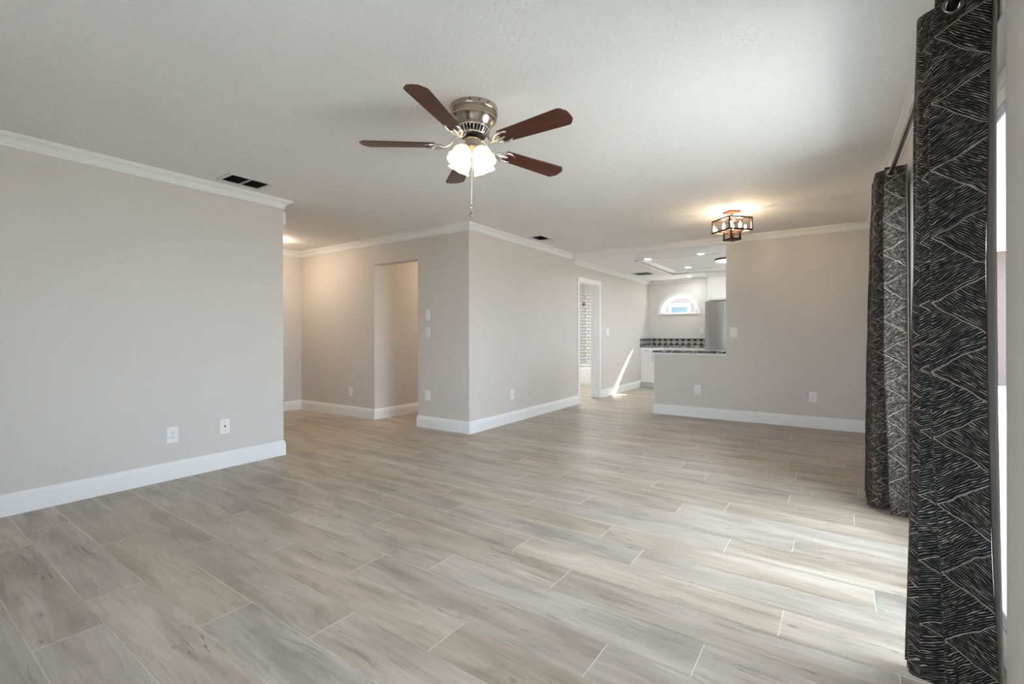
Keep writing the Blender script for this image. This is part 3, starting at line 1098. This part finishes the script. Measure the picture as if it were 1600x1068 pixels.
def catmull(P, n):
    out = []
    for i in range(len(P) - 1):
        p0 = P[max(i - 1, 0)]
        p1, p2 = P[i], P[i + 1]
        p3 = P[min(i + 2, len(P) - 1)]
        for k in range(n):
            t = k / n
            out.append(tuple(0.5 * ((2 * p1[j]) + (-p0[j] + p2[j]) * t + (2 * p0[j] - 5 * p1[j] + 4 * p2[j] - p3[j]) * t * t + (-p0[j] + 3 * p1[j] - 3 * p2[j] + p3[j]) * t ** 3) for j in (0, 1)))
    out.append(P[-1])
    return out


def curtain(name, label, top, mid, bot, u0, hem_pts):
    root = thing(name, label, 'curtain', (0, 0, 0), group='patterned curtains at the glass door')
    n = 10
    T, Mi, Bo = catmull(top, n), catmull(mid, n), catmull(bot, n)
    U = [u0]
    for i in range(1, len(Mi)):
        U.append(U[-1] + math.hypot(Mi[i][0] - Mi[i - 1][0], Mi[i][1] - Mi[i - 1][1]))
    zt, zb_ = 2.192, 0.018
    NZ = 120
    b = bmesh.new()
    uvl = b.loops.layers.uv.new('UVMap')
    rows = []
    for r in range(NZ + 1):
        f = r / NZ
        z = zt + (zb_ - zt) * f
        row = []
        for i in range(len(Mi)):
            wT = (1 - f) * (1 - 2 * f)
            wM = 4 * f * (1 - f)
            wB = f * (2 * f - 1)
            x = T[i][0] * wT + Mi[i][0] * wM + Bo[i][0] * wB
            y = T[i][1] * wT + Mi[i][1] * wM + Bo[i][1] * wB
            x += 0.0025 * math.sin(z * 7 + U[i] * 25)
            row.append(b.verts.new((x, y, z)))
        rows.append(row)
    for r in range(NZ):
        z0 = zt + (zb_ - zt) * r / NZ
        z1 = zt + (zb_ - zt) * (r + 1) / NZ
        for i in range(len(Mi) - 1):
            vs = (rows[r][i], rows[r][i + 1], rows[r + 1][i + 1], rows[r + 1][i])
            c = sum((v.co for v in vs), Vector()) / 4
            if math.hypot(c.x - ROD_X, c.z - ROD_Z) < 0.021:
                continue
            fc = b.faces.new(vs)
            for lp, uv in zip(fc.loops, ((U[i], z0), (U[i + 1], z0), (U[i + 1], z1), (U[i], z1))):
                lp[uvl].uv = uv
    m = MB()
    m.bm.free()
    m.bm = b
    o = m.build('curtain_panel', 'curtain', root, 80)
    md = o.modifiers.new('thickness', 'SOLIDIFY')
    md.thickness = 0.0016
    md.offset = 0
    # plain folded side hem
    (t0, t1), (m0, m1), (b0, b1) = hem_pts
    b = bmesh.new()
    rows = []
    for r in range(41):
        f = r / 40
        z = zt + (zb_ - zt) * f
        wT, wM, wB = (1 - f) * (1 - 2 * f), 4 * f * (1 - f), f * (2 * f - 1)
        row = []
        for k in range(5):
            g = k / 4
            p = []
            for j in (0, 1):
                tt = t0[j] + (t1[j] - t0[j]) * g
                mm = m0[j] + (m1[j] - m0[j]) * g
                bo = b0[j] + (b1[j] - b0[j]) * g
                p.append(tt * wT + mm * wM + bo * wB)
            row.append(b.verts.new((p[0], p[1], z)))
        rows.append(row)
    for r in range(40):
        for k in range(4):
            b.faces.new((rows[r][k], rows[r][k + 1], rows[r + 1][k + 1], rows[r + 1][k]))
    m = MB()
    m.bm.free()
    m.bm = b
    h = m.build('side_hem', 'hem', root, 80)
    md = h.modifiers.new('thickness', 'SOLIDIFY')
    md.thickness = 0.003
    md.offset = 0
    # grommets where the rod passes
    for i in range(len(T) - 1):
        if (T[i][0] - ROD_X) * (T[i + 1][0] - ROD_X) <= 0:
            y = (T[i][1] + T[i + 1][1]) / 2
            tx, ty = T[i + 1][0] - T[i][0], T[i + 1][1] - T[i][1]
            an = math.atan2(ty, tx)
            w = MB()
            w.torus(0.0225, 0.0042, Matrix.Translation((ROD_X, y, ROD_Z)) @ Matrix.Rotation(an, 4, 'Z') @ Matrix.Rotation(R(90), 4, 'X'))
            w.build('grommet', 'ring', root, 80)
    return root


def fold(a, b, c, d, y0, dy, nf, xin, xout):
    """front panel a-b, second ridge c-d, then nf hidden pleats behind"""
    P = [a, ((a[0] + b[0]) / 2, (a[1] + b[1]) / 2 + 0.004), b, (b[0] - 0.004 + 0.006, b[1] + 0.014), c, d]
    y = y0
    for k in range(nf):
        P += [(xin, y), (xin + 0.012, y + dy * 0.22), (xout - 0.012, y + dy * 0.34), (xout, y + dy * 0.55), (xout - 0.015, y + dy * 0.72), (xin + 0.015, y + dy * 0.85)]
        y += dy
    P.append((xin, y))
    return P


curtain('curtain', 'nearer dark patterned curtain panel, largest at the right edge',
        fold((0.402, 1.955), (0.272, 1.950), (0.284, 1.998), (0.248, 2.035), 2.065, 0.055, 1, 0.243, 0.375),
        fold((0.384, 1.955), (0.261, 1.950), (0.294, 2.008), (0.232, 2.035), 2.065, 0.055, 1, 0.228, 0.375),
        fold((0.414, 1.955), (0.300, 1.945), (0.328, 2.002), (0.222, 2.025), 2.055, 0.060, 1, 0.212, 0.375),
        0.060,
        (((0.402, 1.955), (0.3965, 1.902)), ((0.384, 1.955), (0.3935, 1.900)), ((0.414, 1.955), (0.409, 1.905))))
curtain('curtain', 'farther patterned curtain panel with silvery lit face, hanging beyond the glass door',
        fold((0.380, 3.760), (0.280, 3.757), (0.290, 3.805), (0.255, 3.835), 3.870, 0.080, 4, 0.240, 0.380),
        fold((0.386, 3.760), (0.277, 3.757), (0.312, 3.815), (0.232, 3.840), 3.880, 0.080, 4, 0.212, 0.380),
        fold((0.386, 3.735), (0.306, 3.748), (0.318, 3.818), (0.232, 3.838), 3.878, 0.085, 4, 0.200, 0.380),
        0.060,
        (((0.380, 3.760), (0.386, 3.748)), ((0.386, 3.760), (0.392, 3.748)), ((0.386, 3.735), (0.392, 3.722))))

rd = thing('curtain_rod', 'black metal curtain rod running along the right wall above the glass door', 'curtain rod')
w = MB()
w.tube([(ROD_X, 1.30, ROD_Z), (ROD_X, 2.78, ROD_Z)], 0.0145, 16)
w.tube([(ROD_X, 2.74, ROD_Z), (ROD_X, 4.32, ROD_Z)], 0.0125, 16)
w.build('rod_tube', 'rod', rd, 50)
MB().torus(0.0135, 0.0022, Matrix.Translation((ROD_X, 2.78, ROD_Z)) @ Matrix.Rotation(R(90), 4, 'X')).build('collar', 'ring', rd, 60)
for y in (1.34, 4.30):
    w = MB()
    s = -1 if y < 2 else 1
    yy = y + s * 0.02
    w.lathe([(0, -0.004), (0.016, -0.004), (0.020, 0.004), (0.022, 0.018), (0.018, 0.034), (0, 0.038)], 18, Matrix.Translation((ROD_X, y, ROD_Z)) @ Matrix.Rotation(R(-90 * s), 4, 'X'))
    w.build('finial', 'rod', rd, 50)
for y in (1.45, 3.93):
    w = MB()
    w.lathe([(0, 0), (0.028, 0), (0.028, 0.006), (0.020, 0.010), (0, 0.010)], 22, Matrix.Translation((XR, y, ROD_Z - 0.012)) @ Matrix.Rotation(R(-90), 4, 'Y'))
    w.tube([(XR - 0.008, y, ROD_Z - 0.012), (ROD_X + 0.01, y, ROD_Z - 0.014), (ROD_X, y, ROD_Z - 0.013)], 0.006, 8)
    w.build('wall_bracket', 'rod', rd, 50)


# ------------------------------------------------------------------ outlets and switches (built facing +X, local)
def wall_plate(kind, name, label, cat, loc, rz, scale=1.0, group=None, gang=1):
    t = thing(name, label, cat, loc, (0, 0, rz), group)
    hw, hh = 0.040 * scale * (1.0 if gang == 1 else 1.6), 0.063 * scale
    w = MB()
    w.box(0, 0.006, -hw, hw, -hh, hh, 0.0025, 2)
    w.build('cover_plate', 'white', t)
    if kind == 'outlet':
        r = MB().box(0.0055, 0.009, -0.017, 0.017, -0.034, 0.034, 0.0015).build('receptacle', 'white', t)
        w = MB()
        for s in (-1, 1):
            z = s * 0.018
            w.box(0.0085, 0.0096, -0.0078, -0.0048, z - 0.003, z + 0.006).box(0.0085, 0.0096, 0.0048, 0.0078, z - 0.003, z + 0.006)
            w.box(0.0085, 0.0096, -0.003, 0.003, z - 0.011, z - 0.006)
        w.build('slots', 'slot', r)
    elif kind == 'switch':
        for g in range(gang):
            y0 = 0 if gang == 1 else (-0.024 + 0.048 * g)
            w = MB()
            w.prism([(0.005, -0.033), (0.012, -0.033), (0.007, 0.033), (0.005, 0.033)], y0 - 0.016, y0 + 0.016, Matrix(((1, 0, 0, 0), (0, 0, 1, 0), (0, 1, 0, 0), (0, 0, 0, 1))))
            w.build('rocker', 'white', t)
    elif kind == 'slide':
        r = MB().box(0.0055, 0.009, -0.017, 0.017, -0.034, 0.034, 0.001).build('dimmer_body', 'white', t)
        w = MB()
        w.box(0.0085, 0.0100, -0.003, 0.010, -0.024, 0.026)
        w.build('slider_track', 'ventframe', r)
        MB().box(0.0085, 0.0125, -0.012, -0.006, -0.030, -0.022).build('knob', 'slot', r)
    elif kind == 'coax':
        w = MB()
        rotm = Matrix.Rotation(R(90), 4, 'Y')
        w.lathe([(0, 0.016), (0.0045, 0.016), (0.0055, 0.006), (0.009, 0.006), (0.009, 0.004), (0, 0.004)], 14, rotm)
        w.build('jack', 'dark', t, 40)
        for s in (-1, 1):
            w = MB()
            w.lathe([(0, 0.0075), (0.003, 0.007), (0.0035, 0.005), (0, 0.005)], 10, Matrix.Translation((0, 0, s * 0.042)) @ rotm)
            w.build('screw', 'slot', t)
    return t


RX, RYN = 0.0, R(-90)   # plates on walls facing +X, and facing -Y
wall_plate('outlet', 'wall_outlet', 'white duplex outlet low on the long left wall, left of the cable plate', 'outlet', (XL, 1.560, 0.355), RX, group='wall outlets')
wall_plate('coax', 'cable_plate', 'white cable plate with a dark round jack on the long left wall', 'wall plate', (XL, 1.950, 0.360), RX)
wall_plate('outlet', 'wall_outlet', 'white outlet low on the wall left of the hallway opening', 'outlet', (-5.636, YF, 0.351), RYN, group='wall outlets')
wall_plate('outlet', 'wall_outlet', 'white outlet straight below the two switches beside the hallway opening', 'outlet', (-4.128, YF, 0.403), RYN, group='wall outlets')
wall_plate('switch', 'light_switch', 'upper of two white switches right of the hallway opening', 'light switch', (-4.116, YF, 1.393), RYN, group='wall switches')
wall_plate('slide', 'light_switch', 'lower of two white switches right of the hallway opening', 'light switch', (-4.117, YF, 1.179), RYN, group='wall switches')
wall_plate('outlet', 'wall_outlet', 'pale outlet on the middle wall between the corner and the bathroom doorway', 'outlet', (XM, 5.072, 0.363), RX, group='wall outlets')
wall_plate('switch', 'light_switch', 'white double switch on the kitchen wall right of the bathroom doorway', 'light switch', (XM, 8.241, 1.192), RX, group='wall switches', gang=2)
wall_plate('switch', 'light_switch', 'white rocker switch on the back wall right of the kitchen pass-through', 'light switch', (-1.072, YB, 1.170), RYN, 1.06, group='wall switches')
wall_plate('outlet', 'wall_outlet', 'white outlet on the half wall below the granite counter', 'outlet', (-1.531, YB, 0.385), RYN, group='wall outlets')
wall_plate('outlet', 'wall_outlet', 'white outlet low on the back wall nearest the curtain', 'outlet', (-0.190, YB, 0.380), RYN, group='wall outlets')
wall_plate('outlet', 'wall_outlet', 'white outlet on the kitchen wall left of the refrigerator', 'outlet', (-2.300, YK, 1.225), RYN, group='wall outlets')

ch = thing('door_chime', 'small white chime box high on the end of the left wall', 'door chime', (-4.40, YL, 2.275))
MB().box(-0.045, 0.045, 0, 0.030, -0.062, 0.062, 0.006).build('chime_case', 'white', ch)
w = MB()
for k in range(5):
    w.box(-0.030, 0.030, 0.0295, 0.0308, -0.036 + k * 0.018, -0.031 + k * 0.018)
w.build('speaker_slots', 'slot', ch)

# foyer and hall lights
fl = thing('flush_ceiling_light', 'warm flush ceiling light in the foyer, mostly hidden behind the left wall end', 'ceiling light', (-6.20, 3.36, H))
MB().lathe([(0, 0), (0.15, 0), (0.152, -0.012), (0.146, -0.022), (0.10, -0.024), (0, -0.024)], 36).build('light_base', 'bronze', fl, 40)
MB().lathe([(0.140, -0.022), (0.128, -0.050), (0.095, -0.078), (0.05, -0.094), (0, -0.098)], 36).build('glass_dome', 'foyer', fl, 60)
MB().lathe([(0, -0.096), (0.010, -0.098), (0.011, -0.110), (0.005, -0.120), (0, -0.122)], 14).build('finial', 'bronze', fl, 60)
hl = thing('flush_ceiling_light', 'warm flush ceiling light in the hallway behind the opening', 'ceiling light', (-4.71, 5.95, H))
MB().lathe([(0, 0), (0.15, 0), (0.152, -0.012), (0.146, -0.022), (0, -0.024)], 36).build('light_base', 'bronze', hl, 40)
MB().lathe([(0.140, -0.022), (0.128, -0.050), (0.095, -0.078), (0.05, -0.094), (0, -0.098)], 36).build('glass_dome', 'foyer', hl, 60)

# ------------------------------------------------------------------ kitchen
DLS = [((-2.437, 7.44, HK), 'recessed downlight nearest the header, above the kitchen walkway', 0),
       ((-1.626, 7.44, HK), 'recessed downlight nearest the header, above the pass-through counter', 0),
       ((-2.266, 9.30, HK + 0.068), 'recessed downlight inside the kitchen ceiling tray', 0),
       ((-2.460, 10.20, HK), 'recessed downlight near the half-round window wall', 0)]
src = None
for loc, lab, _ in DLS:
    if src is None:
        src = thing('recessed_light', lab, 'recessed light', loc, group='kitchen recessed lights')
        MB().lathe([(0.041, -0.001), (0.046, -0.006), (0.066, -0.005), (0.070, 0), (0.041, 0)], 32).build('trim_ring', 'white', src, 50)
        MB().lathe([(0, -0.003), (0.042, -0.003), (0.042, -0.001), (0, -0.001)], 28).build('lens', 'lens', src)
    else:
        dup(src, loc, None, lab)
fd = thing('flush_disc_light', 'round flush disc light with bronze rim inside the kitchen ceiling tray', 'ceiling light', (-1.45, 8.63, HK + 0.068))
MB().lathe([(0, 0), (0.20, 0), (0.205, -0.010), (0.203, -0.034), (0.190, -0.036), (0.190, -0.030), (0, -0.030)], 48).build('rim', 'copper', fd, 40)
MB().lathe([(0.189, -0.031), (0.186, -0.038), (0.12, -0.044), (0, -0.047)], 48).build('diffuser', 'disc', fd, 60)


def shaker(w, x0, x1, yf, z0, z1, fr=0.055, th=0.018):
    g = 0.0015
    x0, x1, z0, z1 = x0 + g, x1 - g, z0 + g, z1 - g
    w.box(x0, x0 + fr, yf - th, yf, z0, z1, 0.002).box(x1 - fr, x1, yf - th, yf, z0, z1, 0.002)
    w.box(x0 + fr, x1 - fr, yf - th, yf, z1 - fr, z1, 0.002).box(x0 + fr, x1 - fr, yf - th, yf, z0, z0 + fr, 0.002)
    w.box(x0 + fr, x1 - fr, yf - th + 0.009, yf, z0 + fr, z1 - fr)


def bar_pull(p, q, off=0.028):
    w = MB()
    p, q = Vector(p), Vector(q)
    dirv = (q - p).normalized()
    w.tube([p + Vector((0, -off, 0)) - dirv * 0.012, q + Vector((0, -off, 0)) + dirv * 0.012], 0.005, 8)
    w.tube([p, p + Vector((0, -off, 0))], 0.004, 8).tube([q, q + Vector((0, -off, 0))], 0.004, 8)
    return w


CF = 10.07
xs = [XM + 0.004, -3.160, -2.625, -2.090]
labs = ['white shaker base cabinet against the kitchen side wall under the patterned backsplash',
        'middle white base cabinet behind the half wall, under the half-round window',
        'white base cabinet beside the refrigerator, behind the half wall']
for i in range(3):
    x0, x1 = xs[i], xs[i + 1]
    c = thing('base_cabinet', labs[i], 'cabinet', ((x0 + x1) / 2, CF, 0), group='kitchen base cabinets')
    ox = (x0 + x1) / 2
    w = MB()
    w.box(x0 - ox, x1 - ox, 0, YK - CF - 0.003, 0.10, 0.868).box(x0 - ox, x1 - ox, 0.06, YK - CF - 0.003, 0, 0.10)
    w.build('cabinet_body', 'cab', c)
    w = MB()
    w.box(x0 - ox + 0.0015, x1 - ox - 0.0015, -0.018, 0, 0.728, 0.862, 0.002)
    dr = w.build('drawer', 'cab', c)
    bar_pull((-0.05, -0.018, 0.795), (0.05, -0.018, 0.795)).build('handle', 'nickel', dr, 50)
    w = MB()
    shaker(w, x0 - ox, x1 - ox, 0, 0.108, 0.722)
    dd = w.build('cabinet_door', 'cab', c)
    hx = (x1 - ox - 0.030) if i == 0 else (x0 - ox + 0.030)
    bar_pull((hx, -0.018, 0.57), (hx, -0.018, 0.69)).build('handle', 'nickel', dd, 50)
o = MB().box(XM + 0.003, -2.088, CF - 0.035, YK - 0.003, 0.870, 0.910, 0.003).build('granite_countertop', 'granite')
tag(o, 'speckled granite countertop under the patterned backsplash by the half-round window', 'countertop')

# backsplash with UVs
b = bmesh.new()
uvl = b.loops.layers.uv.new('UVMap')


def uvbox(x0, x1, y0, y1, z0, z1, ax):
    vs = {}
    for i, x in enumerate((x0, x1)):
        for j, y in enumerate((y0, y1)):
            for k, z in enumerate((z0, z1)):
                vs[(i, j, k)] = b.verts.new((x, y, z))
    for f in (((0, 0, 0), (1, 0, 0), (1, 0, 1), (0, 0, 1)), ((0, 1, 0), (0, 1, 1), (1, 1, 1), (1, 1, 0)), ((0, 0, 0), (0, 0, 1), (0, 1, 1), (0, 1, 0)),
              ((1, 0, 0), (1, 1, 0), (1, 1, 1), (1, 0, 1)), ((0, 0, 1), (1, 0, 1), (1, 1, 1), (0, 1, 1)), ((0, 0, 0), (0, 1, 0), (1, 1, 0), (1, 0, 0))):
        fc = b.faces.new([vs[k] for k in f])
        for lp in fc.loops:
            lp[uvl].uv = ((lp.vert.co.x if ax == 'x' else lp.vert.co.y) + 10, (lp.vert.co.z - z0) / (z1 - z0))


uvbox(XM + 0.014, -2.068, YK - 0.012, YK - 0.001, 0.911, 1.052, 'x')
uvbox(XM + 0.001, XM + 0.013, CF - 0.03, YK - 0.001, 0.911, 1.052, 'y')
m = MB()
m.bm.free()
m.bm = b
o = m.build('tile_backsplash', 'splash')
tag(o, 'black and white patterned tile backsplash strip behind the granite countertop', 'backsplash')

# pass-through counter on the half wall
o = MB().box(XW - 0.02, XP - 0.002, YB - 0.035, 7.40, 0.886, 0.916, 0.003).build('granite_countertop', 'granite')
tag(o, 'dark speckled granite counter on top of the half wall pass-through', 'countertop')
w = MB()
w.box(XW - 0.012, XP, YB - 0.016, YBB + 0.01, 0.852, 0.886, 0.003)
struct(w.build('trim_half_wall', 'trim'))
w = MB()
w.box(XW - 0.004, XW + 0.001, YB - 0.001, YBB, 0.142, 0.852)
struct(w.build('trim_half_wall_end', 'trim'))

# refrigerator
fr = thing('refrigerator', 'stainless steel refrigerator behind the pass-through counter', 'refrigerator', (-1.612, 9.80, 0))
MB().box(-0.452, 0.452, 0.075, 0.80, 0.02, 1.775, 0.004).build('fridge_body', 'bodygrey', fr)
for s in (-1, 1):
    x0, x1 = (-0.453, -0.002) if s < 0 else (0.002, 0.453)
    w = MB()
    w.prism([(x0, 0.07), (x0, 0.012), (x0 + 0.012, 0.002)] + [(x0 + 0.02 + (x1 - x0 - 0.04) * k / 8, -0.010 * math.sin(PI * (k + 0.6) / 9.2)) for k in range(9)] + [(x1 - 0.012, 0.002), (x1, 0.012), (x1, 0.07)], 0.70, 1.790)
    dr = w.build('fridge_door', 'steel', fr, 50)
    w = MB()
    hx = -0.045 if s < 0 else 0.045
    w.tube([(hx, -0.05, 0.80), (hx, -0.052, 1.1), (hx, -0.05, 1.6)], 0.011, 10).tube([(hx, 0.0, 0.84), (hx, -0.05, 0.84)], 0.008, 8).tube([(hx, 0.0, 1.56), (hx, -0.05, 1.56)], 0.008, 8)
    w.build('handle', 'steel', dr, 50)
w = MB()
w.box(-0.453, 0.453, 0.0, 0.07, 0.06, 0.694, 0.008)
dr = w.build('freezer_drawer', 'steel', fr)
w = MB()
w.tube([(-0.36, -0.045, 0.62), (0.36, -0.045, 0.62)], 0.011, 10).tube([(-0.32, 0.0, 0.62), (-0.32, -0.045, 0.62)], 0.008, 8).tube([(0.32, 0.0, 0.62), (0.32, -0.045, 0.62)], 0.008, 8)
w.build('handle', 'steel', dr, 50)

uc = thing('wall_cabinet', 'white shaker wall cabinet above the refrigerator', 'cabinet', (-1.610, 10.0, 0))
MB().box(-0.452, 0.452, 0, YK - 10.0 - 0.003, 1.824, 2.30).build('cabinet_body', 'cab', uc)
for x0, x1 in ((-0.425, -0.001), (0.001, 0.425)):
    w = MB()
    shaker(w, x0, x1, 0, 1.85, 2.285, 0.05)
    w.build('cabinet_door', 'cab', uc)
w = MB()
w.box(-0.47, 0.47, -0.03, YK - 10.0 - 0.07, 2.30, 2.358, 0.006)
w.build('cabinet_crown', 'cab', uc)

# ------------------------------------------------------------------ bathroom seen through the doorway
struct(MB().box(-5.10, -5.0, 6.72, YK, 0, H).build('wall_bath_left', 'kwall'))
struct(MB().box(-5.0, XMB, 6.72, 6.80, 0, H).build('wall_bath_near', 'kwall'))
b = bmesh.new()
uvl = b.loops.layers.uv.new('UVMap')
for pts, ax in ((((-4.988, YK - 0.14, 0.40), (XMB, YK - 0.14, 0.40), (XMB, YK - 0.14, 2.15), (-4.988, YK - 0.14, 2.15)), 0), (((-4.988, 9.64, 0.40), (-4.988, YK - 0.14, 0.40), (-4.988, YK - 0.14, 2.15), (-4.988, 9.64, 2.15)), 1)):
    fc = b.faces.new([b.verts.new(p) for p in pts])
    for lp in fc.loops:
        lp[uvl].uv = (lp.vert.co[ax] + 20.03, lp.vert.co.z)
m = MB()
m.bm.free()
m.bm = b
o = m.build('wall_shower_tile', 'subway')
md = o.modifiers.new('thickness', 'SOLIDIFY')
md.thickness = 0.010
md.offset = 0
struct(o)
struct(MB().box(-5.0, XMB, YK - 0.13, YK, 0, H).build('wall_bath_far', 'kwall'))
tb = thing('bathtub', 'white bathtub under the subway tile seen through the bathroom doorway', 'bathtub', (-4.29, 9.64, 0))
w = MB()
x0, x1, y0, y1 = -0.690, 0.680, 0, 0.840
w.box(x0, x1, y0, y0 + 0.03, 0, 0.44, 0.006).box(x0, x1, y0 + 0.03, y1, 0, 0.06)
w.box(x0, x1, y0 - 0.012, y0 + 0.09, 0.44, 0.465, 0.010).box(x0, x1, y1 - 0.07, y1, 0.06, 0.465, 0.010).box(x0, x0 + 0.08, y0 + 0.09, y1 - 0.07, 0.06, 0.465, 0.010).box(x1 - 0.08, x1, y0 + 0.09, y1 - 0.07, 0.06, 0.465, 0.010)
w.build('tub_shell', 'tub', tb)
w = MB()
w.box(x0 + 0.08, x1 - 0.08, y0 - 0.006, y0 + 0.001, 0.06, 0.38, 0.003)
w.build('apron_panel', 'tub', tb)
sh = thing('shower_head', 'dark shower head on an arm against the subway tile', 'shower head', (-4.98, 10.02, 1.93))
w = MB()
w.tube([(0, 0, 0), (0.06, 0, 0.015), (0.12, 0, 0.0), (0.165, 0, -0.05)], 0.009, 10)
w.build('shower_arm', 'chrome', sh, 60)
w = MB()
w.lathe([(0, 0.02), (0.012, 0.018), (0.018, 0.0), (0.045, -0.022), (0.047, -0.030), (0, -0.032)], 22, Matrix.Translation((0.170, 0, -0.060)) @ Matrix.Rotation(R(-30), 4, 'Y'))
w.build('spray_head', 'black', sh, 50)
sp = thing('tub_faucet', 'chrome tub faucet and valve above the bathtub rim', 'faucet', (-4.98, 10.02, 0.60))
w = MB()
w.tube([(0, 0, 0), (0.08, 0, 0.0), (0.12, 0, -0.01), (0.135, 0, -0.035)], [0.020, 0.018, 0.018, 0.015], 12)
w.build('spout', 'chrome', sp, 60)
w = MB()
w.lathe([(0, 0), (0.07, 0), (0.065, 0.012), (0.03, 0.016), (0.022, 0.05), (0, 0.052)], 24, Matrix.Translation((0, 0, 0.30)) @ Matrix.Rotation(R(90), 4, 'Y'))
w.tube([(0.045, 0, 0.30), (0.06, 0.0, 0.24)], 0.008, 8)
w.build('valve_handle', 'black', sp, 50)
vl = thing('bath_ceiling_light', 'round bathroom ceiling light hidden beyond the doorway head', 'ceiling light', (-4.25, 8.6, H))
MB().lathe([(0, 0), (0.16, 0), (0.16, -0.03), (0.15, -0.034), (0, -0.034)], 32).build('light_base', 'white', vl, 40)
MB().lathe([(0.148, -0.034), (0.14, -0.05), (0.08, -0.062), (0, -0.066)], 32).build('diffuser', 'vanity', vl, 60)
